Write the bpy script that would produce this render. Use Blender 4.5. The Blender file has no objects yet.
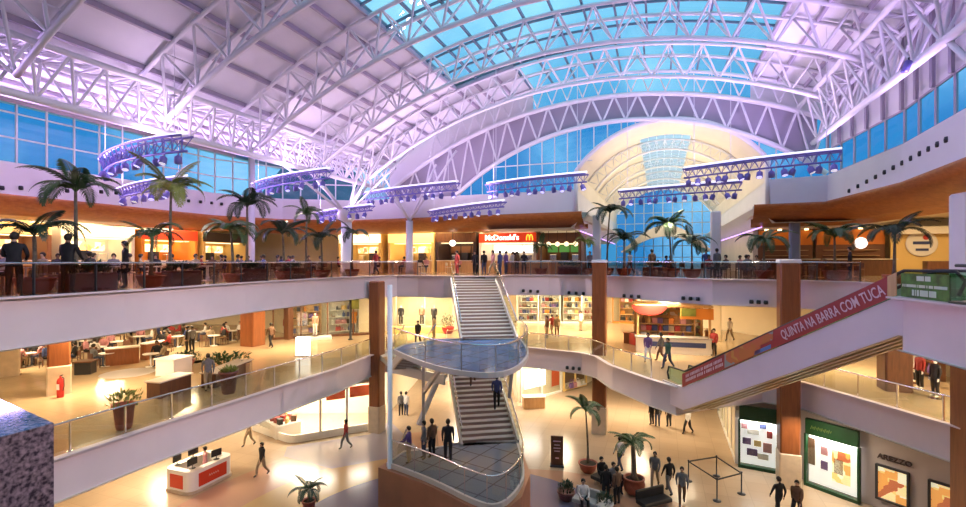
import bpy, bmesh, math, random
from mathutils import Vector, Matrix
random.seed(7)
SC = bpy.context.scene
COL = SC.collection
F = 480.0; HZ = 261.0; EYE = 11.0
SN, CS = 0.3460, 0.9382          # the hall's long axis, turned 20 degrees from the view
PI = math.pi

def W(u, v): return (SN*u + CS*v, CS*u - SN*v)
def W3(u, v, z): x, y = W(u, v); return Vector((x, y, z))
def UV(x, y): return (SN*x + CS*y, CS*x - SN*y)
def G(px, py, z):                 # floor point at height z seen at a pixel of the photo
    d = F*(EYE - z)/(py - HZ); return ((px-483.0)*d/F, d)
def at_h(px, py, z): x, y = G(px, py, z); return Vector((x, y, z))

# ------------------------------------------------------------------ materials
MATS = {}
def new_mat(name):
    m = bpy.data.materials.new(name); m.use_nodes = True
    MATS[name] = m; return m, m.node_tree.nodes, m.node_tree.links
def mat(name, col, rough=0.5, metal=0.0, var=0.0, scale=6.0, bump=0.0, emit=None, es=0.0, spec=0.5, kind='noise'):
    m, N, L = new_mat(name)
    b = N['Principled BSDF']
    b.inputs['Base Color'].default_value = (*col, 1)
    b.inputs['Roughness'].default_value = rough
    b.inputs['Metallic'].default_value = metal
    b.inputs['Specular IOR Level'].default_value = spec
    if var or bump:
        tc = N.new('ShaderNodeTexCoord')
        n = N.new('ShaderNodeTexNoise'); n.inputs['Scale'].default_value = scale; n.inputs['Detail'].default_value = 5
        L.new(tc.outputs['Object'], n.inputs['Vector'])
        if var:
            r = N.new('ShaderNodeValToRGB')
            r.color_ramp.elements[0].position = 0.3; r.color_ramp.elements[1].position = 0.7
            r.color_ramp.elements[0].color = (*[c*(1-var) for c in col], 1)
            r.color_ramp.elements[1].color = (*[min(1, c*(1+var)) for c in col], 1)
            L.new(n.outputs['Fac'], r.inputs['Fac']); L.new(r.outputs['Color'], b.inputs['Base Color'])
        if bump:
            bp = N.new('ShaderNodeBump'); bp.inputs['Strength'].default_value = bump
            L.new(n.outputs['Fac'], bp.inputs['Height']); L.new(bp.outputs['Normal'], b.inputs['Normal'])
    if emit:
        b.inputs['Emission Color'].default_value = (*emit, 1); b.inputs['Emission Strength'].default_value = es
    return m
def glass(name, tint, gloss=0.08, rough=0.03):
    m, N, L = new_mat(name)
    N.remove(N['Principled BSDF'])
    out = [n for n in N if n.type == 'OUTPUT_MATERIAL'][0]
    t = N.new('ShaderNodeBsdfTransparent'); t.inputs['Color'].default_value = (*tint, 1)
    g = N.new('ShaderNodeBsdfGlossy'); g.inputs['Roughness'].default_value = rough
    mx = N.new('ShaderNodeMixShader'); mx.inputs['Fac'].default_value = gloss
    L.new(t.outputs[0], mx.inputs[1]); L.new(g.outputs[0], mx.inputs[2]); L.new(mx.outputs[0], out.inputs['Surface'])
    return m
def wood(name, c1, c2, rough=0.35, sc=(1, 1, .12)):
    m, N, L = new_mat(name); b = N['Principled BSDF']
    tc = N.new('ShaderNodeTexCoord'); mp = N.new('ShaderNodeMapping'); mp.inputs['Scale'].default_value = (sc[0]*6, sc[1]*6, sc[2]*6)
    n = N.new('ShaderNodeTexNoise'); n.inputs['Scale'].default_value = 1.6; n.inputs['Detail'].default_value = 6; n.inputs['Distortion'].default_value = .6
    r = N.new('ShaderNodeValToRGB'); r.color_ramp.elements[0].position = .3; r.color_ramp.elements[1].position = .72
    r.color_ramp.elements[0].color = (*c1, 1); r.color_ramp.elements[1].color = (*c2, 1)
    L.new(tc.outputs['Object'], mp.inputs['Vector']); L.new(mp.outputs[0], n.inputs['Vector']); L.new(n.outputs['Fac'], r.inputs['Fac'])
    L.new(r.outputs['Color'], b.inputs['Base Color']); b.inputs['Roughness'].default_value = rough
    return m
def patches(name, cols, scale=1.0, rough=.5, es=0.0, vec=(1, 1, 1)):     # printed poster / display of colour blocks
    m, N, L = new_mat(name); b = N['Principled BSDF']
    tc = N.new('ShaderNodeTexCoord'); mp = N.new('ShaderNodeMapping'); mp.inputs['Scale'].default_value = vec
    v = N.new('ShaderNodeTexVoronoi'); v.inputs['Scale'].default_value = scale; v.distance = 'CHEBYCHEV'
    sp = N.new('ShaderNodeSeparateColor')
    r = N.new('ShaderNodeValToRGB'); r.color_ramp.interpolation = 'CONSTANT'
    while len(r.color_ramp.elements) < len(cols): r.color_ramp.elements.new(.5)
    for i, c in enumerate(cols):
        r.color_ramp.elements[i].position = i/len(cols); r.color_ramp.elements[i].color = (*c, 1)
    L.new(tc.outputs['Object'], mp.inputs['Vector']); L.new(mp.outputs[0], v.inputs['Vector'])
    L.new(v.outputs['Color'], sp.inputs[0]); L.new(sp.outputs[0], r.inputs['Fac'])
    L.new(r.outputs['Color'], b.inputs['Base Color']); b.inputs['Roughness'].default_value = rough
    if es:
        L.new(r.outputs['Color'], b.inputs['Emission Color']); b.inputs['Emission Strength'].default_value = es
    return m

mat('white_paint', (.80, .78, .80), .5, var=.03, scale=.6)
mat('roof_white', (.80, .79, .82), .6, var=.05, scale=.5)
mat('steel_white', (.82, .81, .84), .4)
mat('purlin', (.42, .37, .45), .6)
mat('mullion_white', (.75, .78, .82), .4)
mat('mullion_dark', (.16, .20, .28), .4)
mat('fascia', (.78, .66, .67), .55, var=.04, scale=.8)
mat('ceiling_cream', (.80, .72, .58), .6)
mat('cream_wall', (.86, .76, .58), .55, var=.06, scale=.4)
mat('corridor_wall', (.88, .80, .66), .55, var=.05, scale=.4)
wood('wood_cove', (.34, .10, .02), (.48, .17, .04), .38, (.3, .3, 1))
wood('wood_column', (.20, .062, .02), (.29, .095, .03), .32, (1, 1, .1))
wood('wood_dark', (.10, .04, .02), (.17, .07, .03), .4)
wood('wood_light', (.55, .31, .12), (.70, .44, .20), .4)
mat('stone_base', (.58, .47, .35), .3, var=.1, scale=3)
mat('black', (.015, .015, .018), .5)
mat('dark_metal', (.06, .06, .07), .35, .6)
mat('chrome', (.75, .75, .76), .2, 1.0)
mat('terracotta', (.40, .11, .065), .55, var=.15, scale=5)
mat('pot_dark', (.16, .055, .05), .5, var=.15, scale=5)
mat('soil', (.05, .035, .02), .9)
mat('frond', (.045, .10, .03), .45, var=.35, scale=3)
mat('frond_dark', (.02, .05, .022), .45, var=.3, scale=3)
mat('frond_light', (.22, .26, .05), .45, var=.3, scale=3)  # yellow green leaves; on two palms it paints lamplight on the crown
mat('trunk', (.16, .13, .09), .8, var=.3, scale=9, bump=.4)
mat('red', (.55, .03, .02), .45)
mat('sign_red', (.62, .05, .02), .4, emit=(.8, .05, .01), es=.55)
mat('sign_white', (.9, .88, .85), .4, emit=(1, .95, .88), es=2.2)
mat('sign_yellow', (.9, .55, .05), .4, emit=(1, .55, .05), es=1.6)
mat('lamp_warm', (1, .85, .6), .4, emit=(1, .74, .36), es=5.0)
mat('lamp_soft', (1, .85, .6), .4, emit=(1, .76, .42), es=2.0)
mat('lamp_white', (1, .95, .9), .4, emit=(.92, .90, 1), es=1.1)
mat('lamp_lens', (.8, .8, 1), .3, emit=(.80, .76, 1), es=1.2)
mat('lilac_metal', (.20, .17, .55), .4, .2)
mat('chair_brown', (.14, .06, .035), .5)
mat('chair_cream', (.62, .52, .40), .5)
mat('table_top', (.78, .68, .55), .35)
mat('green_sign', (.006, .05, .016), .45, var=.2, scale=2)
mat('letter_dark', (.05, .03, .03), .5)
mat('white_plain', (.85, .83, .80), .4)
mat('skin_a', (.55, .34, .24), .55); mat('skin_b', (.27, .15, .10), .55)
mat('hair_dark', (.02, .014, .01), .6)
for nm, c in dict(cloth_black=(.012, .011, .014), cloth_grey=(.16, .16, .17), cloth_white=(.72, .70, .68), cloth_blue=(.05, .07, .20),
                  cloth_red=(.38, .04, .04), cloth_jeans=(.04, .055, .11), cloth_khaki=(.34, .26, .17), cloth_pink=(.55, .25, .27),
                  cloth_green=(.06, .13, .08), cloth_purple=(.16, .09, .26), cloth_brown=(.16, .085, .05)).items():
    mat(nm, c, .8, var=.12, scale=14)
mat('stone_grey_shelf', (.45, .42, .40), .5)
glass('glass_sky', (.62, .93, 1.0), .05, .02)
glass('glass_clear', (.93, .95, .93), .07)
glass('glass_rail', (.88, .91, .88), .09)
glass('glass_bronze', (.72, .60, .55), .07)
glass('glass_green', (.45, .72, .52), .10)
glass('glass_window', (.45, .80, .98), .06)
frost = glass('corridor_glass', (.96, .97, .98), .55)
for n_ in list(frost.node_tree.nodes):
    if n_.type == 'BSDF_GLOSSY':
        t_ = frost.node_tree.nodes.new('ShaderNodeBsdfTranslucent'); t_.inputs['Color'].default_value = (.97, .95, .92, 1); mx_ = [q for q in frost.node_tree.nodes if q.type == 'MIX_SHADER'][0]
        frost.node_tree.links.new(t_.outputs[0], mx_.inputs[2]); frost.node_tree.nodes.remove(n_)
patches('display_colours', [(.8, .75, .7), (.5, .1, .3), (.9, .85, .8), (.15, .2, .45), (.85, .8, .75), (.75, .35, .45), (.3, .12, .3)], 3.2, .5)
patches('poster_orange', [(.95, .7, .35), (.85, .35, .08), (.95, .85, .6), (.5, .12, .04), (.95, .6, .2)], 2.4, .5, .9)
patches('banner_orange', [(.55, .16, .03), (.62, .28, .05), (.40, .05, .03), (.30, .33, .30), (.58, .14, .04)], 2.6, .5)
patches('menu_lit', [(1, .78, .42), (.95, .60, .22), (1, .88, .62), (.55, .22, .08), (1, .80, .50), (.8, .35, .12), (1, .9, .7)], 2.6, .5, 1.5)
patches('goods', [(.7, .6, .5), (.35, .1, .08), (.8, .72, .6), (.12, .12, .16), (.6, .35, .15), (.3, .35, .2)], 5, .5)

def granite():
    m, N, L = new_mat('granite'); b = N['Principled BSDF']; b.inputs['Roughness'].default_value = .06
    tc = N.new('ShaderNodeTexCoord'); v = N.new('ShaderNodeTexNoise'); v.inputs['Scale'].default_value = 38; v.inputs['Detail'].default_value = 6
    r = N.new('ShaderNodeValToRGB'); r.color_ramp.elements[0].position = .36; r.color_ramp.elements[1].position = .66
    r.color_ramp.elements[0].color = (.045, .035, .045, 1); r.color_ramp.elements[1].color = (.34, .25, .28, 1)
    L.new(tc.outputs['Object'], v.inputs['Vector']); L.new(v.outputs['Fac'], r.inputs['Fac']); L.new(r.outputs['Color'], b.inputs['Base Color'])
granite()

def floor_mat(name, base, tile, rough, groove=.86, tiles=1.0):
    m, N, L = new_mat(name); b = N['Principled BSDF']; b.inputs['Roughness'].default_value = rough
    tc = N.new('ShaderNodeTexCoord'); mp = N.new('ShaderNodeMapping'); mp.inputs['Rotation'].default_value = (0, 0, math.radians(20.2))
    br = N.new('ShaderNodeTexBrick'); br.offset = 0; br.inputs['Scale'].default_value = tiles; br.inputs['Mortar Size'].default_value = .012
    br.inputs['Brick Width'].default_value = 1.0; br.inputs['Row Height'].default_value = 1.0
    br.inputs['Color1'].default_value = (*base, 1); br.inputs['Color2'].default_value = (*tile, 1); br.inputs['Mortar'].default_value = (*[c*groove for c in base], 1)
    L.new(tc.outputs['Object'], mp.inputs['Vector']); L.new(mp.outputs[0], br.inputs['Vector']); L.new(br.outputs['Color'], b.inputs['Base Color'])
floor_mat('floor_cream', (.50, .37, .22), (.54, .40, .24), .13)
floor_mat('floor_court', (.46, .34, .23), (.50, .37, .25), .23)

# ------------------------------------------------------------------ mesh builder
class MB:
    def __init__(s): s.v = []; s.f = []; s.mi = []; s.m = 0
    def add(s, vs, fs):
        o = len(s.v); s.v += [tuple(p) for p in vs]
        for f in fs: s.f.append([o+i for i in f]); s.mi.append(s.m)
    def box(s, c, size, rz=0.0, M=None):
        hx, hy, hz = size[0]/2, size[1]/2, size[2]/2
        R = Matrix.Rotation(rz, 3, 'Z') if M is None else M
        vs = [Vector(c) + R @ Vector((x, y, z)) for x in (-hx, hx) for y in (-hy, hy) for z in (-hz, hz)]
        s.add(vs, [(0,1,3,2),(4,6,7,5),(0,4,5,1),(2,3,7,6),(0,2,6,4),(1,5,7,3)])
    def rbox(s, c, size, rz=0.0, b=.03):       # box with chamfered vertical and top edges
        hx, hy = size[0]/2, size[1]/2
        def ring(ix, z): return [(-hx+ix+b, -hy+ix), (hx-ix-b, -hy+ix), (hx-ix, -hy+ix+b), (hx-ix, hy-ix-b), (hx-ix-b, hy-ix), (-hx+ix+b, hy-ix), (-hx+ix, hy-ix-b), (-hx+ix, -hy+ix+b)], z
        R = Matrix.Rotation(rz, 3, 'Z'); vs = []
        zs = [(0, -size[2]/2), (0, size[2]/2-b), (b*.7, size[2]/2)]
        for ix, z in zs:
            for (x, y) in ring(ix, z)[0]: vs.append(Vector(c) + R @ Vector((x, y, z)))
        fs = [tuple(range(7, -1, -1)), tuple(range(16, 24))]
        for k in range(2):
            for i in range(8): fs.append((k*8+i, k*8+(i+1) % 8, k*8+8+(i+1) % 8, k*8+8+i))
        s.add(vs, fs)
    def bar(s, a, b, w, h):                    # rectangular bar from a to b, h upright
        a = Vector(a); b = Vector(b); d = (b-a)
        if d.length < 1e-6: return
        d.normalize(); up = Vector((0, 0, 1)) if abs(d.z) < .97 else Vector((0, 1, 0))
        x = d.cross(up).normalized()*(w/2); y = x.cross(d).normalized()*(h/2)
        vs = [p+q for p in (a, b) for q in (-x-y, x-y, x+y, -x+y)]
        s.add(vs, [(3,2,1,0),(4,5,6,7),(0,1,5,4),(1,2,6,5),(2,3,7,6),(3,0,4,7)])
    def tube(s, pts, r, n=6, cap=True):
        pts = [Vector(p) for p in pts]; k = len(pts)
        rs = r if isinstance(r, (list, tuple)) else [r]*k
        rings = []; prev = None
        for i, p in enumerate(pts):
            t = (pts[min(i+1, k-1)] - pts[max(i-1, 0)]).normalized()
            if prev is None:
                ref = Vector((0, 0, 1)) if abs(t.z) < .9 else Vector((1, 0, 0))
                x = t.cross(ref).normalized()
            else:
                x = (prev - t*prev.dot(t)).normalized()
            prev = x; y = t.cross(x)
            rings.append([p + (x*math.cos(2*PI*j/n) + y*math.sin(2*PI*j/n))*rs[i] for j in range(n)])
        vs = [q for R in rings for q in R]; fs = []
        for i in range(k-1):
            for j in range(n):
                fs.append((i*n+j, i*n+(j+1) % n, (i+1)*n+(j+1) % n, (i+1)*n+j))
        if cap: fs.append(tuple(range(n-1, -1, -1))); fs.append(tuple((k-1)*n+j for j in range(n)))
        s.add(vs, fs)
    def lathe(s, c, prof, n=16):               # prof: (radius, z)
        c = Vector(c); vs = []; fs = []
        for r, z in prof:
            for j in range(n): vs.append(c + Vector((r*math.cos(2*PI*j/n), r*math.sin(2*PI*j/n), z)))
        for i in range(len(prof)-1):
            for j in range(n): fs.append((i*n+j, i*n+(j+1) % n, (i+1)*n+(j+1) % n, (i+1)*n+j))
        if prof[0][0] > 1e-4: fs.append(tuple(range(n-1, -1, -1)))
        if prof[-1][0] > 1e-4: fs.append(tuple((len(prof)-1)*n+j for j in range(n)))
        s.add(vs, fs)
    def sweep(s, line, prof, closed=False):    # line: plan points; prof: (offset to the left, z)
        P = [Vector(p).to_2d() if len(p) > 2 else Vector(p) for p in line]; k = len(P); rows = []
        for i in range(k):
            a = P[i]-P[(i-1) % k] if (i > 0 or closed) else None; b = P[(i+1) % k]-P[i] if (i < k-1 or closed) else None
            a = (a or b).normalized(); b = (b or a).normalized() if b is not None else a
            na = Vector((-a.y, a.x)); nb = Vector((-b.y, b.x)); m = (na+nb)
            m = m.normalized() if m.length > 1e-5 else na
            sc = 1/max(.45, m.dot(na)); rows.append([(P[i].x+m.x*o*sc, P[i].y+m.y*o*sc, z) for o, z in prof])
        n = len(prof); vs = [q for r in rows for q in r]; fs = []
        for i in range(k if closed else k-1):
            i2 = (i+1) % k
            for j in range(n-1): fs.append((i*n+j, i2*n+j, i2*n+j+1, i*n+j+1))
        s.add(vs, fs)
    def prism(s, poly, z0, z1):
        n = len(poly)
        vs = [(p[0], p[1], z0) for p in poly] + [(p[0], p[1], z1) for p in poly]
        s.add(vs, [tuple(range(n-1, -1, -1)), tuple(range(n, 2*n))] + [(i, (i+1) % n, n+(i+1) % n, n+i) for i in range(n)])
    def sheet(s, rows):                        # grid of points
        n = len(rows[0]); vs = [p for r in rows for p in r]
        s.add(vs, [(i*n+j, i*n+j+1, (i+1)*n+j+1, (i+1)*n+j) for i in range(len(rows)-1) for j in range(n-1)])
    def build(s, name, m, parent=None, smooth=False, loc=None):
        me = bpy.data.meshes.new(name)
        L0 = Vector(loc) if loc is not None else Vector((0, 0, 0))
        me.from_pydata([tuple(Vector(p)-L0) for p in s.v], [], s.f)
        ms = m if isinstance(m, (list, tuple)) else [m]
        for q in ms: me.materials.append(MATS[q])
        if len(ms) > 1: me.polygons.foreach_set('material_index', s.mi)
        bm = bmesh.new(); bm.from_mesh(me); bmesh.ops.recalc_face_normals(bm, faces=bm.faces); bm.to_mesh(me); bm.free()
        if smooth: me.polygons.foreach_set('use_smooth', [True]*len(me.polygons))
        o = bpy.data.objects.new(name, me); COL.objects.link(o)
        if loc is not None: o.location = L0
        if parent is not None: o.parent = parent
        return o
def tag(o, label=None, cat=None, group=None, kind=None):
    if label: o['label'] = label
    if cat: o['category'] = cat
    if group: o['group'] = group
    if kind: o['kind'] = kind
    return o
def struct(o, label=None):
    o['kind'] = 'structure'
    if label: o['label'] = label
    o['category'] = {'wall': 'wall', 'floor': 'floor', 'ceiling': 'ceiling', 'window': 'window', 'trim': 'trim', 'door': 'door', 'column': 'column', 'hills': 'hills'}.get(o.name.split('.')[0].split('_')[0], 'structure')
    return o
def thing(name, label, cat, loc=(0, 0, 0), rz=0.0, group=None):
    o = bpy.data.objects.new(name, None); COL.objects.link(o); o.empty_display_size = .2
    o.location = loc; o.rotation_euler = (0, 0, rz)
    return tag(o, label, cat, group)
def clone(o, loc, rz=0.0, label=None, group=None, sc=1.0):
    c = o.copy(); COL.objects.link(c); c.location = loc; c.rotation_euler = (0, 0, rz); c.scale = (sc, sc, sc)
    if label: c['label'] = label
    if group: c['group'] = group
    for ch in o.children:
        d = ch.copy(); COL.objects.link(d); d.parent = c
        for g in ch.children:
            e = g.copy(); COL.objects.link(e); e.parent = d
    return c
def text_mesh(name, body, size, m, parent=None, extrude=.02, align='CENTER', bold=0.0):
    cu = bpy.data.curves.new(name, 'FONT'); cu.body = body; cu.size = size; cu.extrude = extrude; cu.align_x = align; cu.align_y = 'CENTER'; cu.offset = bold
    cu.resolution_u = 3
    tmp = bpy.data.objects.new(name+'_t', cu); COL.objects.link(tmp)
    dg = bpy.context.evaluated_depsgraph_get(); dg.update()
    me = bpy.data.meshes.new_from_object(tmp.evaluated_get(dg)); bpy.data.objects.remove(tmp); bpy.data.curves.remove(cu)
    me.name = name; me.materials.clear(); me.materials.append(MATS[m])
    o = bpy.data.objects.new(name, me); COL.objects.link(o)
    if parent is not None: o.parent = parent
    return o
def face_matrix(origin, right, up):            # frame whose local x/y lie on a vertical face
    r = Vector(right).normalized(); u = Vector(up); u = (u - r*u.dot(r)).normalized(); n = r.cross(u)
    M = Matrix((r, u, n)).transposed().to_4x4(); M.translation = Vector(origin); return M
# ================================================================== THE SHELL
E2 = [(-14.4, 2.4), (-13.4, 8.5), (-12.75, 12.6), (-11.85, 16), (-10.8, 22), (-9.3, 27), (-7.6, 30.8), (-5.8, 32.4), (-4.4, 32.2), (-2.6, 31.2),
      (.95, 31.2), (1.6, 33.6), (4.6, 33.6), (7.4, 32.9), (9.0, 31), (10.6, 28.4), (12.4, 26.0), (14.3, 25.1), (15.9, 24.4), (17.4, 22.2), (17.4, 19.5), (16.4, 16.2), (12.9, 12.6), (11.1, 12.9), (10.55, 10.2), (10.2, 3.0), (7, 1.0), (-2.5, 1.0), (-8, 1.5)]
E1 = [(-15.2, 2.4), (-14.2, 8.5), (-13.0, 14.5), (-11.9, 17.6), (-10.5, 20.9), (-9.3, 24), (-8.1, 26.9), (-7.5, 29.2), (-6.9, 31.4), (-5.2, 33.2), (-2.6, 34.4), (0, 34.6), (2.8, 33.5), (6.4, 31.3), (7.1, 30.2), (7.35, 27.6), (8.45, 24.4), (9.2, 22.9), (11.1, 23.8), (14.6, 25.0),
      (15.8, 23.9), (16.6, 20.2), (17.15, 17.4), (17.6, 13), (17.9, 3), (10, 1.0), (-8, 1.5)]
def slab(name, hole, outer, z0, z1, m):
    bm = bmesh.new()
    loops = []
    for lp in (outer, hole):
        vs = [bm.verts.new((x, y, z1)) for x, y in lp]
        loops += [bm.edges.new((vs[i], vs[(i+1) % len(vs)])) for i in range(len(vs))]
    bmesh.ops.triangle_fill(bm, edges=loops, use_beauty=True, normal=(0, 0, 1))
    for f in list(bm.faces):
        c = f.calc_center_median()
        if inside(c.x, c.y, hole): bm.faces.remove(f)
    top = MB(); top.v = [tuple(v.co) for v in bm.verts]; bm.verts.index_update()
    top.f = [[v.index for v in f.verts] for f in bm.faces]; top.mi = [0]*len(top.f)
    n = len(top.v); tf = list(top.f)
    top.m = 1; top.add([(x, y, z0) for x, y, z in top.v], [list(reversed(f)) for f in tf])
    bm.free()
    return struct(top.build(name, [m, 'ceiling_cream']))
def inside(x, y, poly):
    r = False
    for i in range(len(poly)):
        x1, y1 = poly[i]; x2, y2 = poly[i-1]
        if (y1 > y) != (y2 > y) and x < (x2-x1)*(y-y1)/(y2-y1)+x1: r = not r
    return r
OUT = [(-62, -8), (48, -8), (48, 96), (-62, 96)]
slab('floor_upper', E2, OUT, 8.62, 10.0, 'floor_cream')['label'] = 'cream tiled floor of the upper food court level'
slab('floor_middle', E1, OUT, 3.64, 5.0, 'floor_cream')['label'] = 'cream tiled floor of the middle shopping level'
b = MB(); b.box((-7, 44, -.15), (112, 106, .3)); struct(b.build('floor_ground', 'floor_court'), 'glossy tan floor of the ground level court')
for nm, E, z0, z1, lb in (('trim_upper', E2, 8.6, 10.04, 'white slab edge band of the upper level'), ('trim_middle', E1, 3.62, 5.04, 'white slab edge band of the middle level')):
    b = MB(); b.sweep(E, [(-.0, z0), (.10, z0), (.10, z1), (-.16, z1), (-.16, z1-.05)], closed=True)
    struct(b.build(nm, 'fascia'), lb)

# floor inlays of the court
mat('inlay_purple', (.20, .17, .24), .2); mat('inlay_gold', (.56, .37, .18), .2); mat('inlay_pink', (.52, .30, .22), .2); mat('inlay_grey', (.36, .32, .36), .2); mat('inlay_copper', (.46, .25, .15), .2)
def ring(name, c, r0, r1, a0, a1, m, z, lb):
    b = MB(); k = 40
    b.sheet([[(c[0]+r*math.cos(math.radians(a0+(a1-a0)*i/k)), c[1]+r*math.sin(math.radians(a0+(a1-a0)*i/k)), z) for r in (r0, r1)] for i in range(k+1)])
    struct(b.build(name, m), lb)
ring('floor_inlay', (2, 17), 0, 8.4, -60, 300, 'inlay_copper', .004, 'copper coloured disc inlaid in the court floor')
ring('floor_inlay', (-1, 18), 10.4, 13.2, 95, 200, 'inlay_pink', .006, 'pink curved band inlaid in the court floor')
ring('floor_inlay', (-1, 18), 7.6, 10.4, 88, 200, 'inlay_gold', .008, 'golden curved band inlaid in the court floor')
ring('floor_inlay', (-1, 18), 0, 7.6, 0, 360, 'inlay_purple', .010, 'purple grey disc inlaid in the court floor under the stairs')
b = MB(); b.add([(-11.6, 28.4, .012), (-7.2, 30.4, .012), (-6.4, 33, .012), (-3.5, 27.6, .012), (-8, 25.4, .012), (-11.2, 27, .012)], [(0, 1, 2, 3, 4, 5)])
struct(b.build('floor_inlay', 'inlay_grey'), 'lilac grey floor inlay before the curved left shop')

# ------------------------------------------------------------------ the vault
V0 = -3.6
def zs(v):                                     # roof skin
    dv = v-V0
    if dv < -17.4: return 18.66 + (-17.4-dv)*.06
    return 24 - (31-math.sqrt(31*31-dv*dv))
def zb(v): dv = v-V0; return 22.2-(29.5-math.sqrt(max(0, 29.5**2-dv*dv)))
us = [-8, -4, 0, 4, 8, 12, 16, 20, 24, 27, 29.5, 32, 34.3]
vs_ = [-32.6, -27, -21, -19, -17, -15, -12.8, -11, -8.8, -6.5, -4, -1.5, 1, 3.2, 5.4, 7.5, 9.0, 10.4]
solid = MB(); sky1 = MB(); sky2 = MB()
for i in range(len(us)-1):
    for j in range(len(vs_)-1):
        u0, u1, v0, v1 = us[i], us[i+1], vs_[j], vs_[j+1]
        s = [1, -12.8 <= v0 and v1 <= 5.4 and u1 <= 29.5, -8.8 <= v0 and v1 <= 5.4 and u0 >= 29.5]
        tgt = sky1 if s[1] else sky2 if s[2] else solid
        tgt.add([W3(u0, v0, zs(v0)), W3(u1, v0, zs(v0)), W3(u1, v1, zs(v1)), W3(u0, v1, zs(v1))], [(0, 1, 2, 3)])
        if tgt is solid:
            tgt.add([W3(u0, v0, zs(v0)+.25), W3(u1, v0, zs(v0)+.25), W3(u1, v1, zs(v1)+.25), W3(u0, v1, zs(v1)+.25)], [(0, 1, 2, 3)])
struct(solid.build('ceiling_vault', 'roof_white'), 'white panelled underside of the barrel roof')
def skylight(name, glassmb, u0, u1, va, vb, lb):
    g = struct(glassmb.build(name, 'glass_sky'), lb)
    m = MB()
    v = va
    while v < vb+.01:
        m.bar(W3(u0, v, zs(v)-.04), W3(u1, v, zs(v)-.04), .10, .16); v += (vb-va)/max(1, round((vb-va)/1.55))
    nu = round((u1-u0)/2.2)
    for i in range(nu+1):
        u = u0+(u1-u0)*i/nu; pts = [W3(u, va+(vb-va)*k/14, zs(va+(vb-va)*k/14)-.03) for k in range(15)]
        for k in range(14): m.bar(pts[k], pts[k+1], .07, .12)
    m.build('glazing_bars', 'mullion_dark', g)
skylight('window_1', sky1, -8, 29.5, -12.8, 5.4, 'blue glass skylight along the crown of the vault')
skylight('window_2', sky2, 29.5, 34.3, -8.8, 5.4, 'narrower blue skylight bay next to the far gable')
pb = MB(); v = -20.2                           # purlins under the solid roof
for v in [-20.2, -18.6, -17, -15.5, -14.1, -12.8, 5.4, 6.8, 8.2, 9.6]:
    pb.bar(W3(-8, v, zs(v)-.12), W3(34.2, v, zs(v)-.12), .14, .22)
for v in (-11.6, -10.2): pb.bar(W3(29.5, v, zs(v)-.12), W3(34.2, v, zs(v)-.12), .14, .22)
pb.bar(W3(29.5, -12.8, zs(-12.8)-.1), W3(29.5, -8.8, zs(-8.8)-.1), .2, .2)
for v in (-23, -25, -27, -29, -31): pb.bar(W3(-8, v, zs(v)-.1), W3(34.2, v, zs(v)-.1), .14, .2)
tag(pb.build('roof_purlin', 'purlin'), 'lilac grey steel purlins running along the white roof panels', 'roof purlin', kind='structure')

ORD = ['nearest the gable', 'second from the gable', 'third from the gable', 'fourth from the gable', 'fifth from the gable', 'sixth from the gable']
def arch_truss(u, lb, va=-21.0, vb=9.4, n=17):
    t = thing('roof_truss', lb, 'roof truss', W3(u, va, zb(va)), 0, 'arched roof trusses')
    inv = -t.location
    def vv(k): return va+(vb-va)*k/n
    def tp(k, du): return W3(u+du, vv(k), zs(vv(k))-.22) + inv
    def bp(k): return W3(u, vv(k), zb(vv(k))) + inv
    for du in (-.85, .85):
        m = MB(); m.tube([tp(k, du) for k in range(n+1)], .10, 6); m.build('top_chord', 'steel_white', t, True)
    m = MB(); m.tube([bp(k+.5) for k in range(n)], .12, 6); m.build('bottom_chord', 'steel_white', t, True)
    m = MB()
    for k in range(n):
        for du in (-.85, .85):
            m.tube([tp(k, du), bp(k+.5)], .062, 5, False); m.tube([bp(k+.5), tp(k+1, du)], .062, 5, False)
        m.tube([tp(k, -.85), tp(k, .85)], .05, 5, False)
    m.build('web_lacing', 'steel_white', t, True)
for i, u in enumerate((30.4, 25.2, 20.0, 14.8, 9.6, 4.4)):
    arch_truss(u, 'white triangular steel arch across the vault, ' + ORD[i])
# long trusses along both springings
def long_truss(v, zlo, zhi, u0, u1, n, lb, wid=.9, cross=True):
    t = thing('eaves_truss', lb, 'roof truss', W3(u0, v, zlo)); inv = -t.location
    du = (u1-u0)/n
    for dv, z in ((-wid, zhi), (wid, zhi), (0, zlo)):
        m = MB(); m.tube([W3(u0, v+dv, z)+inv, W3(u1, v+dv, z)+inv], .13 if z == zhi else .16, 6); m.build('top_chord' if z == zhi else 'bottom_chord', 'steel_white', t, True)
    m = MB()
    for k in range(n):
        for dv in (-wid, wid):
            a = W3(u0+du*k, v+dv, zhi)+inv; b_ = W3(u0+du*(k+.5), v, zlo)+inv; c = W3(u0+du*(k+1), v+dv, zhi)+inv
            m.tube([a, b_], .062, 5, False); m.tube([b_, c], .062, 5, False)
        a = W3(u0+du*k, v-wid, zhi)+inv; b_ = W3(u0+du*k, v+wid, zhi)+inv; c = W3(u0+du*(k+1), v+wid, zhi)+inv
        m.tube([a, b_], .05, 5, False); m.tube([a, c], .05, 5, False)
    m.build('web_lacing', 'steel_white', t, True)
long_truss(-21.0, 16.8, 18.5, -2, 34, 30, 'long white steel truss along the left springing of the vault')
long_truss(8.5, 18.0, 20.2, 0, 33.5, 18, 'long white steel truss along the right wall', .7)
long_truss(-30.6, 19.4, 20.3, 0, 34, 24, 'shallow white steel truss above the left clerestory windows', .5)
sb = MB()                                       # bracing of the side roof
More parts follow.
